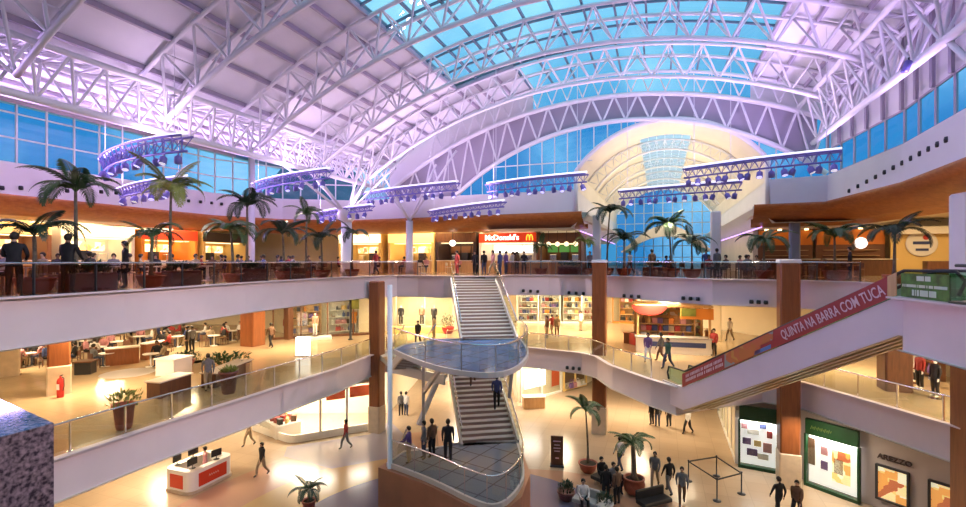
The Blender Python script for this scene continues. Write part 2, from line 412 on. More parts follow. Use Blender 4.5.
for u in (4.4, 9.6, 14.8, 20.0, 25.2, 30.4):
    sb.tube([W3(u, -21, 16.8), W3(u, -24, 17.6), W3(u, -27.5, 18.6), W3(u, -30.6, 19.4)], .13, 6)
    for k, v in enumerate((-22.5, -25.5, -28.5)):
        sb.tube([W3(u, v-1.2, zs(v-1.2)-.2), W3(u, v, 16.8+(-21-v)*.27)], .06, 5, False); sb.tube([W3(u, v+1.2, zs(v)-.2), W3(u, v, 16.8+(-21-v)*.27)], .06, 5, False)
tag(sb.build('side_roof_strut', 'steel_white', None, True), 'white steel struts under the lower side roof', 'roof strut', kind='structure')

# ------------------------------------------------------------------ the gable
UG = 34.3
GC = -2.6
def zlow(v): dv = v-GC; return 20.65-(18.6-math.sqrt(max(0, 18.6**2-dv*dv)))
def zup(v): dv = v+3.3; return 22.4-(29.5-math.sqrt(max(0, 29.5**2-dv*dv)))
CV0, CV1 = -5.6, 6.3
def zcor(v):
    c = (CV0+CV1)/2; r = 7.26; dv = v-c; return 20.5-(r-math.sqrt(max(0, r*r-dv*dv)))
vl = [-14.6+(12.4+9.2)*i/44 for i in range(54)]
vl = [v for v in [(-15.0+i*.45) for i in range(55)] if v <= 9.4]
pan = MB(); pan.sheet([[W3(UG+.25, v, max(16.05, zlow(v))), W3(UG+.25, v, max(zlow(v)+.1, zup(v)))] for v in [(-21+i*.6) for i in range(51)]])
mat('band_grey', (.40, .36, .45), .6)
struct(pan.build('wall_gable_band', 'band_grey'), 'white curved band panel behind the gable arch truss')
up = MB()
for lo, hi in ((-21, -8.8), (5.4, 10.0)):
    k = 12; up.sheet([[W3(UG+.3, lo+(hi-lo)*i/k, zup(lo+(hi-lo)*i/k)), W3(UG+.3, lo+(hi-lo)*i/k, zs(lo+(hi-lo)*i/k)+.2)] for i in range(k+1)])
struct(up.build('wall_gable_top', 'white_paint'), 'white panel between gable arch and roof')
ug = MB(); k = 14; ug.sheet([[W3(UG+.3, -8.8+14.2*i/k, zup(-8.8+14.2*i/k)), W3(UG+.3, -8.8+14.2*i/k, zs(-8.8+14.2*i/k))] for i in range(k+1)])
struct(ug.build('window_3', 'glass_sky'), 'thin strip of glass above the gable arch')
# the arch truss in front of the band
t = thing('gable_arch_truss', 'big flat white arch truss framing the far gable with zigzag lacing', 'roof truss', W3(UG-.1, -3, 22)); inv = -t.location
NA = 19
m = MB(); m.tube([W3(UG-.1, -21+30.6*i/60, zup(-21+30.6*i/60))+inv for i in range(61)], .17, 7); m.build('top_chord', 'steel_white', t, True)
lowv = [-15+24.4*i/50 for i in range(51)]
m = MB(); m.tube([W3(UG-.1, v, max(16.1, zlow(v)))+inv for v in lowv], .17, 7); m.build('bottom_chord', 'steel_white', t, True)
m = MB()
for k in range(NA):
    va = -20+29.4*k/NA; vb = -20+29.4*(k+1)/NA; vm = (va+vb)/2
    A = W3(UG-.1, va, zup(va))+inv; B = W3(UG-.1, vb, zup(vb))+inv; C = W3(UG-.1, vm, max(16.2, zlow(vm)))+inv
    if zup(vm)-C[2]-inv.z*0 > -99 and zup(va) > 16.6: m.tube([A, C], .075, 5, False); m.tube([C, B], .075, 5, False)
m.build('web_lacing', 'steel_white', t, True)
t2 = thing('gable_crown_truss', 'white lattice between the gable arch and the roof skin', 'roof truss', W3(UG-.4, -3, 23)); inv = -t2.location
m = MB()
for k in range(24):
    va = -17+26*k/24; vb = -17+26*(k+1)/24; vm = (va+vb)/2
    m.tube([W3(UG-.4, va, zup(va)+.1)+inv, W3(UG-.4, vm, zs(vm)-.2)+inv, W3(UG-.4, vb, zup(vb)+.1)+inv], .06, 5, False)
m.build('web_lacing', 'steel_white', t2, True)
m = MB(); m.tube([W3(UG-.4, -17+26*k/30, zs(-17+26*k/30)-.2)+inv for k in range(31)], .12, 6); m.build('top_chord', 'steel_white', t2, True)
# gable glazing left and right of the corridor vault
gl = MB(); mu = MB()
def gseg(va, vb, n):
    rows = []
    for i in range(n+1):
        v = va+(vb-va)*i/n; lo = 16.05
        if CV0 < v < CV1: lo = max(16.05, zcor(v)+.1)
        hi = max(lo, zlow(v)); rows.append([W3(UG+.15, v, lo), W3(UG+.15, v, hi)])
    gl.sheet(rows)
gseg(-15, CV0-.3, 24); gseg(CV0-.3, CV1+.2, 40); gseg(CV1+.2, 9.4, 10)
v = -14.6
while v < 9.3:
    lo = 16.05 if not (CV0 < v < CV1) else max(16.05, zcor(v)+.1)
    if zlow(v) > lo+.1: mu.bar(W3(UG+.1, v, lo), W3(UG+.1, v, zlow(v)), .07, .07)
    v += .93
for z in (18.1,):
    dv = math.sqrt(max(0, 18.6**2-(18.6-(20.65-z))**2))
    for lo, hi in ((GC-dv, CV0-.3 if z < 17.4 else CV0+.35+(z-17.4)*1.1), ): mu.bar(W3(UG+.1, lo, z), W3(UG+.1, hi, z), .07, .07)
    if z < 18: mu.bar(W3(UG+.1, CV1+.2, z), W3(UG+.1, min(9.4, GC+dv), z), .07, .07)
g = struct(gl.build('window_4', 'glass_window'), 'blue gable glazing beside the corridor arch'); mu.build('glazing_bars', 'mullion_white', g)

# ------------------------------------------------------------------ bulkheads (white band, timber cove), clerestories
BL = [W(u, v) for u, v in ((-6, -31.5), (27, -31.5), (31.4, -29.2), (UG, -24.4), (UG, CV0), (70, CV0))]
BR = [W(u, v) for u, v in ((70, CV1), (UG-.1, CV1), (33.7, 9.3), (26, 9.9), (20, 9.5), (12, 9.3), (-4, 9.0))]
for nm, line, lb in (('left', BL, 'left'), ('right', BR, 'right')):
    b = MB(); b.sweep(line, [(.3, 16.08), (0, 16.08), (0, 14.4), (.06, 14.4)]); struct(b.build('wall_bulkhead_'+nm, 'white_paint'), 'white band above the timber cove on the '+lb)
CL = BL[:4]+[W(33.6, CV0+.5)]; CR = [W(33.3, 5.4), W(33.0, 9.0)]+BR[3:]
for nm, line in (('left', CL), ('right', CR)):
    b = MB(); b.sweep(line, [(.3, 14.46), (-.02, 14.45)]); struct(b.build('trim_cove_top_'+nm, 'wood_cove'), 'top edge of the timber cove on the '+nm)
    b = MB(); b.sweep(line, [(-.02, 14.45), (-.06, 14.30), (.25, 14.0), (.8, 13.72), (1.6, 13.5), (2.5, 13.40 if nm == 'left' else 13.2), (2.5, 13.75)]); struct(b.build('trim_cove_'+nm, 'wood_cove', None, True), 'orange timber cove over the food court on the '+nm)
    b = MB(); b.sweep(line, [(2.2, 13.95), (14, 13.95)]); struct(b.build('ceiling_food_court_'+nm, 'ceiling_cream'), 'cream ceiling over the food court on the '+nm)
for nm, line in (('left', BL[4:]), ('right', BR[:2])):
    b = MB(); b.sweep(line, [(0, 14.45), (-.8, 14.45), (-.8, 14.3), (.4, 13.4), (7, 13.4)]); struct(b.build('ceiling_corridor_'+nm, 'white_paint'), 'white sloping soffit of the corridor on the '+nm)
def clerestory(name, line, z0, z1, step, hz, lb, col='mullion_white', off=.12):
    b = MB(); b.sweep(line, [(off, z0), (off, z1)]); g = struct(b.build(name, 'glass_window'), lb)
    m = MB()
    for i in range(len(line)-1):
        a = Vector(line[i]); c = Vector(line[i+1]); L = (c-a).length; n = max(1, round(L/step)); d = (c-a)/L; nn = Vector((-d.y, d.x))*off
        for k in range(n+(i == len(line)-2)):
            p = a+(c-a)*k/n+nn; m.bar((p.x, p.y, z0), (p.x, p.y, z1), .09, .09)
        for z in hz: m.bar((a.x+nn.x, a.y+nn.y, z), (c.x+nn.x, c.y+nn.y, z), .08, .08)
    m.build('glazing_bars', col, g)
clerestory('window_5', BL[:4], 16.05, 20.3, 1.32, (16.1, 17.4, 18.7), 'blue clerestory windows along the left wall')
clerestory('window_6', BR[2:], 16.05, 17.6, 1.5, (16.1, 17.6), 'blue clerestory windows along the right wall', 'purlin')
b = MB(); b.sweep(BR[2:], [(.16, 17.6), (.16, 22.0)]); struct(b.build('wall_right', 'white_paint'), 'white upper wall above the right clerestory')
b = MB()
for i in range(2, len(BR)-1):
    a = Vector(BR[i]); c = Vector(BR[i+1]); n = round((c-a).length/1.5)
    for k in range(n):
        p = a+(c-a)*k/n; b.bar((p.x, p.y, 17.6), (p.x, p.y, 21), .14, .12)
struct(b.build('trim_right_ribs', 'purlin'), 'vertical ribs on the right upper wall')
# end wall behind the camera and outer walls
b = MB(); b.add([W3(-8, -34, 0), W3(-8, 24, 0), W3(-8, 24, 26), W3(-8, -34, 26)], [(0, 1, 2, 3)]); struct(b.build('wall_back', 'white_paint'), 'white wall behind the viewpoint')

# ------------------------------------------------------------------ the corridor beyond
cv = MB(); cg = MB()
UC = [UG+.1+ (68-UG)*i/8 for i in range(9)]; CVS = [CV0+(CV1-CV0)*i/20 for i in range(21)]
for i in range(8):
    for j in range(20):
        a, c = CVS[j], CVS[j+1]
        tgt = cg if (7 <= j <= 12 and 1 <= i) else cv
        tgt.add([W3(UC[i], a, zcor(a)), W3(UC[i+1], a, zcor(a)), W3(UC[i+1], c, zcor(c)), W3(UC[i], c, zcor(c))], [(0, 1, 2, 3)])
for v in (CV0, CV1): cv.add([W3(UC[0], v, 16), W3(68, v, 16), W3(68, v, zcor(v)), W3(UC[0], v, zcor(v))], [(0, 1, 2, 3)])
struct(cv.build('ceiling_corridor', 'corridor_wall', None, True), 'warm cream barrel vault of the corridor beyond the gable')
g = struct(cg.build('window_7', 'corridor_glass'), 'frosted skylight strip in the corridor vault')
m = MB()
for j in range(7, 14): m.bar(W3(UC[1], CVS[j], zcor(CVS[j])-.05), W3(68, CVS[j], zcor(CVS[j])-.05), .06, .1)
for i in range(1, 25):
    u = UC[1]+(68-UC[1])*i/24
    for j in range(7, 13): m.bar(W3(u, CVS[j], zcor(CVS[j])-.05), W3(u, CVS[j+1], zcor(CVS[j+1])-.05), .05, .08)
m.build('glazing_bars', 'mullion_white', g)
b = MB(); b.tube([W3(UG-.05, v, zcor(v)-.05) for v in [CV0+(CV1-CV0)*i/30 for i in range(31)]], .16, 6); b.tube([W3(UG-.05, CV0, 14.4), W3(UG-.05, CV0, zcor(CV0))], .16, 6); b.tube([W3(UG-.05, CV1, 14.4), W3(UG-.05, CV1, zcor(CV1))], .16, 6)
struct(b.build('trim_corridor_arch', 'white_paint', None, True), 'white rim of the corridor arch')
for i, u in enumerate((39.5, 46.5, 53.5, 61.0)):
    t = thing('corridor_truss', 'slim arched truss under the corridor vault, number %s from the hall' % ('one', 'two', 'three', 'four')[i], 'roof truss', W3(u, 0, 19)); inv = -t.location
    n = 18; pts = [CV0+.15+(CV1-CV0-.3)*k/n for k in range(n+1)]; cz = lambda v: zcor(v)-.15
    def inner(v): c = (CV0+CV1)/2; return Vector(W3(u, c+(v-c)*.9, zcor(v)*1-.15-.75))
    m = MB(); m.tube([W3(u, v, cz(v))+inv for v in pts], .08, 5); m.build('top_chord', 'steel_white', t, True)
    m = MB(); m.tube([inner(v)+inv for v in pts], .09, 5); m.build('bottom_chord', 'steel_white', t, True)
    m = MB()
    for k in range(n):
        m.tube([W3(u, pts[k], cz(pts[k]))+inv, inner((pts[k]+pts[k+1])/2)+inv, W3(u, pts[k+1], cz(pts[k+1]))+inv], .04, 4, False)
    m.build('web_lacing', 'steel_white', t, True)
# glazed end of the corridor
eg = MB(); eg.sheet([[W3(68, v, 10), W3(68, v, zcor(v))] for v in CVS]); g = struct(eg.build('window_8', 'glass_window'), 'arched glazed end wall of the corridor')
m = MB()
for j in range(0, 21, 2): m.bar(W3(67.95, CVS[j], 10), W3(67.95, CVS[j], zcor(CVS[j])), .08, .08)
for z in (11.5, 13, 14.5, 16, 17.4, 18.7): m.bar(W3(67.95, CV0, z), W3(67.95, CV1, z), .08, .08)
m.build('glazing_bars', 'mullion_white', g)
b = MB(); k = 20                                # second, lower vault beyond the end glazing
b.sheet([[W3(u, -4.6+10.5*i/k, 12.2+3.2*math.sin(PI*i/k)) for u in (63, 80)] for i in range(k+1)])
b.sheet([[W3(63, -4.6+10.5*i/k, 12.2+3.2*math.sin(PI*i/k)), W3(63, -4.6+10.5*i/k, 12.0+2.0*math.sin(PI*i/k))] for i in range(k+1)])
struct(b.build('ceiling_porch', 'corridor_wall', None, True), 'low cream vaulted porch at the far end of the corridor')
# hills outside
b = MB(); rows = []
for i in range(61):
    a = math.radians(200-220*i/60); h = (56+18*math.sin(i*.55)+12*math.sin(i*1.3+1)+7*math.sin(i*2.9))*(1 if i < 27 else .12)
    rows.append([(300*math.cos(a), 300*math.sin(a), -20), (340*math.cos(a), 340*math.sin(a), max(8, h))])
b.sheet(rows); mat('hill', (.03, .16, .20), .9, var=.3, scale=.02)
struct(b.build('hills', 'hill'), 'dark wooded hills outside the windows')
# outer walls of each level
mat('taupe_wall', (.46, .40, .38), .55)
def wallrun(name, line, z0, z1, m, lb, th=.3):
    b = MB(); b.sweep(line, [(0, z0), (0, z1), (th, z1), (th, z0)]); return struct(b.build(name, m), lb)
wallrun('wall_food_court_left', [W(u, v) for u, v in ((-6, -40), (38, -40), (41.5, -30), (41.5, CV0-1), (70, CV0-5))], 10, 14, 'cream_wall', 'cream back wall behind the food counters on the left')
wallrun('wall_food_court_right', [W(u, v) for u, v in ((70, CV1+.6), (43, CV1+.6), (43, 22), (24, 22), (10, 21), (-4, 20))], 10, 14, 'cream_wall', 'cream back wall behind the food counters on the right')
wallrun('wall_middle_left', [(-50, 24), (-34, 46), (-22, 45), (-15, 38.6), (-8, 41.5), (-2.5, 42), (2.6, 48), (12, 47.5), (19, 45), (25, 33), (23.5, 19), (23.5, 2)], 5, 8.62, 'cream_wall', 'cream shop walls of the middle level')
wallrun('wall_ground_far', [(-34, 20), (-24, 36), (-15.2, 34.5), (-6.8, 34.8), (-6.0, 44.5), (2.5, 44.5), (2.6, 37.4), (9.2, 42.9), (14, 50), (20, 44), (17.3, 35.2), (13.75, 26.1)], 0, 3.64, 'cream_wall', 'cream shop walls of the ground level')
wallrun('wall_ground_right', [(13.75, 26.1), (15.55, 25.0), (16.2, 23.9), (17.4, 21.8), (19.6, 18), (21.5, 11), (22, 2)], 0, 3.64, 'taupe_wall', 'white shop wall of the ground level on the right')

for i, (u0, u1) in enumerate(((9, 13.5), (14.3, 17.0), (17.8, 22.5), (23.3, 26.8))):
    t = thing('strip_light', 'warm ceiling strip light behind the left timber cove, number %s from the viewer' % ('one', 'two', 'three', 'four')[i], 'ceiling light', W3((u0+u1)/2, -36.0, 13.45), -math.radians(20.24))
    b = MB(); b.rbox((0, 0, 0), (.7, u1-u0, .10), 0, .02); b.build('frame', 'white_paint', t); b = MB(); b.rbox((0, 0, -.06), (.58, u1-u0-.12, .05), 0, .01); b.build('diffuser', 'lamp_warm', t)
for i, (v0, v1) in enumerate(((-22, -16), (-15, -7.5))):
    t = thing('strip_light', 'warm ceiling strip light above the far counters, %s one' % ('left', 'right')[i], 'ceiling light', W3(37.4, (v0+v1)/2, 13.90), -math.radians(20.24))
    b = MB(); b.rbox((0, 0, 0), (v1-v0, .7, .10), 0, .02); b.build('frame', 'white_paint', t); b = MB(); b.rbox((0, 0, -.06), (v1-v0-.12, .58, .05), 0, .01); b.build('diffuser', 'lamp_warm', t)

mat('neon_lilac', (.6, .4, 1), .4, emit=(.55, .30, 1), es=3.5)
for v, o, lb in ((CV0, .55, 'lilac neon tube under the left corridor soffit'), (CV1, -.55, 'lilac neon tube under the right corridor soffit')):
    t = thing('neon_tube', lb, 'neon tube', W3(50, v+o*.2, 13.2), -math.radians(20.24)); b = MB(); b.tube([(0, -14.5, 0), (0, 14.5, 0)], .03, 6); b.build('tube', 'neon_lilac', t, True)
    for k in range(5): b = MB(); b.rbox((0, -12+6*k, .12), (.08, .12, .2), 0, .01); b.build('clip', 'white_paint', t)
# ================================================================== COLUMNS, STAIRS, ESCALATOR, RAILINGS
def column(name, x, y, w, z0, z1, rz, lb, base=1.7, m='wood_column', cap=True, cat='column'):
    t = thing(name, lb, cat, (x, y, z0), rz)
    zb_ = 0
    if base: b = MB(); b.rbox((0, 0, base/2), (w*1.08, w*1.08, base), 0, .05); b.build('base', 'stone_base', t); zb_ = base
    b = MB(); b.rbox((0, 0, (zb_+z1-z0)/2), (w, w, z1-z0-zb_), 0, .07)
    b.build('shaft', m, t)
    if cap: b = MB(); b.rbox((0, 0, z1-z0+.09), (w*1.06, w*1.06, .18), 0, .04); b.build('cap', 'white_paint', t)
    return t
column('clad_column', 7.5, 30.9, .86, 0, 10.9, -.35, 'tall timber clad column with stone foot standing in front of the far slab edge')
column('clad_column', 14.95, 23.5, .86, 0, 10.9, -.35, 'tall timber clad column between the two green shop windows')
column('clad_column', -6.85, 31.0, .78, 0, 9.7, -.35, 'timber clad column left of the white stair pole', cap=False)
column('clad_column', -19.25, 21.8, .8, 5, 8.6, .72, 'square column on the middle level with red extinguisher at its foot', 1.3, cap=False)
column('clad_column', -24.9, 25.2, .8, 5, 8.6, .72, 'square column on the middle level at the far left edge of the photo', 1.7, cap=False)
column('clad_column', -16.4, 34.2, 1.2, 5, 8.6, -.35, 'orange timber column beside the clothes shop on the middle level', .0, cap=False)
column('clad_column', -14.95, 36.9, .55, 5, 8.6, -.35, 'slim dark column in the middle of the clothes shop front', .0, 'wood_dark', cap=False)
column('clad_column', 17.5, 17.1, .95, 0, 9.9, -.2, 'timber clad column cut by the right edge of the photo', 1.2, cap=False)
column('plain_column', 17.9, 17.6, .9, 10, 13.5, -.2, 'pale square column on the upper level at the far right', 0, 'white_paint', cap=False)
column('clad_column', 19.2, 22.4, 1.05, 5, 8.6, -.35, 'dark timber column behind the right middle railing', 0, 'wood_dark', cap=False)
column('plain_column', 17.4, 36, .8, 5, 8.6, -.35, 'cream column beside the middle level kiosk', 0, 'cream_wall', cap=False)
column('plain_column', 19.6, 30.2, .55, 10, 13.5, -.35, 'grey column in front of the right bar', 0, 'mullion_dark', cap=False)
column('plain_column', 8.2, 34.6, .55, 10, 14.3, -.35, 'white column at the left corner of the corridor mouth', 0, 'white_paint', cap=False)
column('plain_column', 15.5, 32.0, .6, 10, 14.3, -.35, 'white column at the right corner of the corridor mouth', 0, 'white_paint', cap=False)
# white branching roof columns
def tree_column(x, y, r, ztop, tips, lb, collar=True):
    t = thing('branching_column', lb, 'column', (x, y, 10))
    b = MB(); b.lathe((0, 0, 0), [(r*1.1, 0), (r*1.1, .3), (r, .35), (r*.9, ztop-10)], 18); b.build('shaft', 'steel_white', t, True)
    if collar: b = MB(); b.lathe((0, 0, ztop-10-.6), [(r*.8, 0), (r*1.5, .35), (r*1.6, .7), (r*1.3, 1.05), (r*.5, 1.2)], 18); b.build('collar', 'lilac_metal' if False else 'steel_white', t, True)
    for p in tips:
        b = MB(); b.tube([(0, 0, ztop-10), Vector(p)-Vector((x, y, 10))], .085, 6); b.build('branch', 'steel_white', t, True)
tree_column(-9.75, 34.3, .40, 14.3, [W3(u, v, z) for u, v, z in ((25.2, -21, 16.8), (30.4, -21, 16.8), (27, -18, 19.2), (32, -17.5, 19.4), (29, -25, 18.2), (33, -22, 17.2), (24, -23, 17.6), (28, -16.6, 19.9))], 'thick white column with branching struts behind the left palms')
tree_column(-5.85, 38.2, .30, 14.2, [W3(34.1, -16.5, 18.6), W3(34.1, -21, 16.6), W3(31, -19.5, 17.6), W3(33.5, -14.5, 19.4)], 'slimmer white column with V struts below the gable arch', False)
t = thing('plain_column', 'tall thin white post in the left clerestory wall', 'column', W3(29.2, -30.2, 10))
b = MB(); b.lathe((0, 0, 0), [(.3, 0), (.3, .3), (.24, .34), (.24, 10.2)], 14); b.build('shaft', 'steel_white', t, True)
t = thing('roof_strut', 'white V strut between right wall band and roof truss', 'roof strut', W3(18.3, 9.2, 16.05))
for du in (-1.2, 1.0): b = MB(); b.tube([(0, 0, 0), W3(18.3+du, 8.5, 18.0)-W3(18.3, 9.2, 16.05)], .09, 6); b.build('branch', 'steel_white', t, True)

# railings: posts, handrail and single panes
def railing(pts, z, lb, gm='glass_rail', h=.98, step=1.7, hand='chrome', inset=.12, grp=None):
    P = [Vector((x, y)) for x, y in pts]
    # resample
    seg = [(P[i+1]-P[i]).length for i in range(len(P)-1)]; tot = sum(seg); n = max(1, round(tot/step)); out = []
    for k in range(n+1):
        s = tot*k/n; i = 0
        while i < len(seg)-1 and s > seg[i]+1e-6: s -= seg[i]; i += 1
        out.append(P[i]+(P[i+1]-P[i])*min(1, s/seg[i]))
    nr = []
    for i in range(n+1):
        d = (out[min(i+1, n)]-out[max(i-1, 0)]).normalized(); nr.append(Vector((-d.y, d.x)))
    out = [out[i]+nr[i]*inset for i in range(n+1)]
    o0 = out[0]; t = thing('glass_railing', lb, 'railing', (o0.x, o0.y, z), 0, grp)
    R = [Vector((p.x-o0.x, p.y-o0.y, 0)) for p in out]
    U = Vector((0, 0, 1))
    b = MB(); b.tube([p+U*h for p in R], .035, 6); b.build('handrail', hand, t, True)
    post = None
    for p in R:
        if post is None:
            b = MB(); b.bar((0, 0, 0), (0, 0, h), .05, .05); b.box((0, 0, .02), (.12, .12, .04)); post = b.build('post', 'dark_metal' if gm == 'glass_bronze' else 'chrome', t); q = post
        else: q = post.copy(); COL.objects.link(q); q.parent = t
        q.location = p
    for i in range(n):
        a = R[i]; c = R[i+1]; d = (c-a).normalized()*.05; b = MB()
        b.bar(a+d+U*(h*.5-.0), c-d+U*(h*.5), .018, h-.12); b.build('glass_panel', gm, t)
    return t
railing(E2[1:9], 10.02, 'bronze tinted glass railing along the left upper edge', 'glass_bronze', .92)
railing(E2[11:20], 10.02, 'bronze tinted glass railing along the far and right upper edge', 'glass_bronze', .92)
railing(E1[1:10], 5.02, 'clear glass railing along the left middle edge')
railing([E1[10], E1[11]], 5.02, 'short clear glass railing behind the stairs on the middle level')
railing(E1[12:17], 5.02, 'clear glass railing along the far middle edge beside the timber column')
railing(E1[18:24], 5.02, 'clear glass railing along the right middle edge under the escalator')

# ------------------------------------------------------------------ the grand stair
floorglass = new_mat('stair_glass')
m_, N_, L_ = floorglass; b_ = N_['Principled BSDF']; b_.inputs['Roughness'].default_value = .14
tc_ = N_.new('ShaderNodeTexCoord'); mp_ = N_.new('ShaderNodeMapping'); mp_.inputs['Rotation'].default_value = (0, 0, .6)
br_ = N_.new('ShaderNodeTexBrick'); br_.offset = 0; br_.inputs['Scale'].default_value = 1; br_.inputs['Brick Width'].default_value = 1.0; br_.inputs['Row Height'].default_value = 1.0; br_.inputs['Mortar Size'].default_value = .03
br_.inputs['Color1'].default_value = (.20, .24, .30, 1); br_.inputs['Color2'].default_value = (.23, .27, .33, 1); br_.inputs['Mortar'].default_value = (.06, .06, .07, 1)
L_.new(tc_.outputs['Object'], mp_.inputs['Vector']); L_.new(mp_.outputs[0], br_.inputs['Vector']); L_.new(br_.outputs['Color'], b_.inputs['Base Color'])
mat('tread', (.78, .74, .70), .3); mat('riser', (.30, .20, .16), .35); mat('stair_steel', (.62, .58, .55), .35)
mat('copper_drum', (.40, .17, .085), .4, var=.12, scale=1.2)
mb_ = m_.copy(); mb_.name = 'stair_glass_blue'; MATS['stair_glass_blue'] = mb_  # upper landing: blue sky reflection painted into the glass colour
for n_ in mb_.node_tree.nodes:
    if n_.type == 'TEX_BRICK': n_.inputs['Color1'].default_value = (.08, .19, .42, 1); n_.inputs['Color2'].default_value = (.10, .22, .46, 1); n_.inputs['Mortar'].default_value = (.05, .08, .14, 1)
ST = thing('grand_staircase', 'steel and glass staircase with landings climbing through the three levels', 'staircase', (-1, 18, 0)); SI = -Vector((-1, 18, 0))
def flight(a, b, n, w, open_=True):
    a = Vector(a); b = Vector(b)               # a top, b bottom (centre line)
    d = Vector((b.x-a.x, b.y-a.y, 0)); run = d.length; d.normalize(); s = Vector((-d.y, d.x, 0)); rise = (a.z-b.z)/n; g = run/n
    ang = math.atan2(d.y, d.x)
    for k in range(n):
        c = a + d*(g*(k+.5)) + SI; zt = a.z-rise*(k+1); st = MB(); st.m = 0
        R = Matrix.Rotation(ang, 3, 'Z')
        st.box((c.x, c.y, zt-.025+.0), (g*1.04, w, .05), 0, R)
        st.m = 1; p = c - d*(g*.5); st.box((p.x, p.y, zt+rise*.5-.02), (.03, w*.98, rise*.8), 0, R)
        st.build('step', ['tread', 'riser'], ST)
    for sg in (-1, 1):
        m = MB(); o = s*(sg*(w/2+.06)); m.bar(a+SI+o-Vector((0, 0, .25)), b+SI+o-Vector((0, 0, .05)), .10, .42); m.build('stringer', 'stair_steel', ST)
        m = MB(); m.tube([a+SI+o+Vector((0, 0, .95)), b+SI+o+Vector((0, 0, .95))], .035, 6); m.build('handrail', 'chrome', ST, True)
        p0 = a+SI+o; p1 = b+SI+o; m = MB(); q = Vector((0, 0, .5)); m.bar(p0+q, p1+q, .016, .78); m.build('glass_panel', 'glass_rail', ST)
flight((-.65, 31.2, 10), (.33, 24.4, 7), 20, 2.75)
flight((-.55, 26.9, 5), (.33, 22.3, 2.5), 15, 2.55)
flight((-3.0, 22.9, 7), (-4.5, 27.2, 5), 12, 1.4)
flight((-2.75, 21.7, 2.5), (-3.9, 26.0, 0), 15, 1.3)
def landing(pts, z, rail_from, rail_to):
    loc = [Vector((x+SI.x, y+SI.y)) for x, y in pts]; R = loc[rail_from:rail_to]; U = Vector((0, 0, 1)); Q = [R[0]]
    for i in range(1, len(R)-1):               # rounded corners, shared by the floor and its railing
        p0 = (R[i-1]+R[i])/2 if i > 1 else R[0]; p2 = (R[i]+R[i+1])/2 if i < len(R)-2 else R[-1]
        for k in range(5):
            tt = (k+.5)/5; Q.append(p0*(1-tt)**2+R[i]*2*tt*(1-tt)+p2*tt*tt)
    Q.append(R[-1]); out = [tuple(p) for p in loc[:rail_from]+Q+loc[rail_to:]]
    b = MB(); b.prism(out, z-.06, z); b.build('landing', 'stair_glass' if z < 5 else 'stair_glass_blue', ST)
    b = MB(); b.sweep(out, [(-.05, z-.16), (-.05, z+.03), (.05, z+.03), (.05, z-.16)], closed=True); b.prism(out, z-.15, z-.07); b.build('edge_beam', 'stair_steel', ST)
    b = MB(); b.tube([(p.x, p.y, z+1.0) for p in Q], .035, 6); b.build('handrail', 'chrome', ST, True)
    b = MB(); b.sweep([(p.x, p.y) for p in Q], [(-.008, z+.06), (-.008, z+.95), (.008, z+.95), (.008, z+.06)]); b.build('glass_panel', 'glass_rail', ST)
    for p in Q[::4]:
        b = MB(); b.bar((p.x, p.y, z), (p.x, p.y, z+1), .035, .035); b.build('post', 'chrome', ST)
LA = [(-1.1, 24.6), (-2.3, 24.5), (-3.75, 22.9), (-4.0, 21.6), (-2.6, 19.1), (-.75, 17.2), (.8, 17.0), (1.7, 19.2), (2.1, 22), (1.9, 24.6)]
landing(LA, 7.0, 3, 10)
LB = [(-1.0, 22.5), (-2.0, 21.9), (-3.5, 21.4), (-4.0, 20.2), (-3.0, 19.5), (-1.65, 18.4), (-.4, 17.1), (.5, 16.55), (1.3, 17.8), (1.75, 19.6), (1.6, 22.6)]
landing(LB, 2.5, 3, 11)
b = MB(); dr = [((x+1)*1.10-1.1+SI.x, (y-20)*1.04+19.95+SI.y) for x, y in LB]; b.prism(dr, 0, 2.33); b.build('drum_base', 'copper_drum', ST)
b = MB(); b.box((-.55+SI.x, 30.7+SI.y, 4.85), (2.7, 7.6, .3)); b.build('bridge', 'stair_steel', ST)
DK = [(-5.2, 27.7), (-2.0, 25.0), (-1.95, 33.6), (-3.4, 34.1), (-5.1, 33.0), (-6.8, 31.2)]
b = MB(); b.prism([(x+SI.x, y+SI.y) for x, y in DK], 4.66, 4.97); b.build('side_deck', 'stair_steel', ST)
b = MB()
for k in range(7):
    f = .05+.11*k; a0 = Vector((-5.2, 27.7, 0)).lerp(Vector((-6.6, 31.0, 0)), f); c0 = Vector((-2.0, 25.0, 0)).lerp(Vector((-2.0, 30.5, 0)), f)
    b.bar(a0+SI+Vector((0, 0, 4.985)), c0+SI+Vector((0, 0, 4.985)), .30, .03)
b.build('deck_planks', 'wood_light', ST)
for f in (0, 1):
    p0 = Vector((-5.2, 27.7, 5))+SI; p1 = Vector((-2.0, 25.0, 5))+SI
b = MB(); b.bar(p0-Vector((0, 0, .2)), p1-Vector((0, 0, .2)), .12, .5); b.build('edge_beam', 'steel_white', ST)
b = MB(); b.tube([p0+Vector((0, 0, 1)), p1+Vector((0, 0, 1))], .035, 6); b.build('handrail', 'chrome', ST, True)
b = MB(); b.bar(p0+Vector((0, 0, .5)), p1+Vector((0, 0, .5)), .016, .86); b.build('glass_panel', 'glass_rail', ST)
b = MB(); b.bar(Vector((-3.3, 24.6, 2.6))+SI, Vector((-2.4, 25.6, 4.7))+SI, .18, .22); b.build('strut', 'steel_white', ST)
for p in ((-3.9, 20.1, 0, 10),): b = MB(); b.lathe((p[0]+SI.x, p[1]+SI.y, p[2]), [(.2, 0), (.2, .1), (.105, .14), (.105, p[3])], 14); b.build('mast', 'steel_white', ST, True)
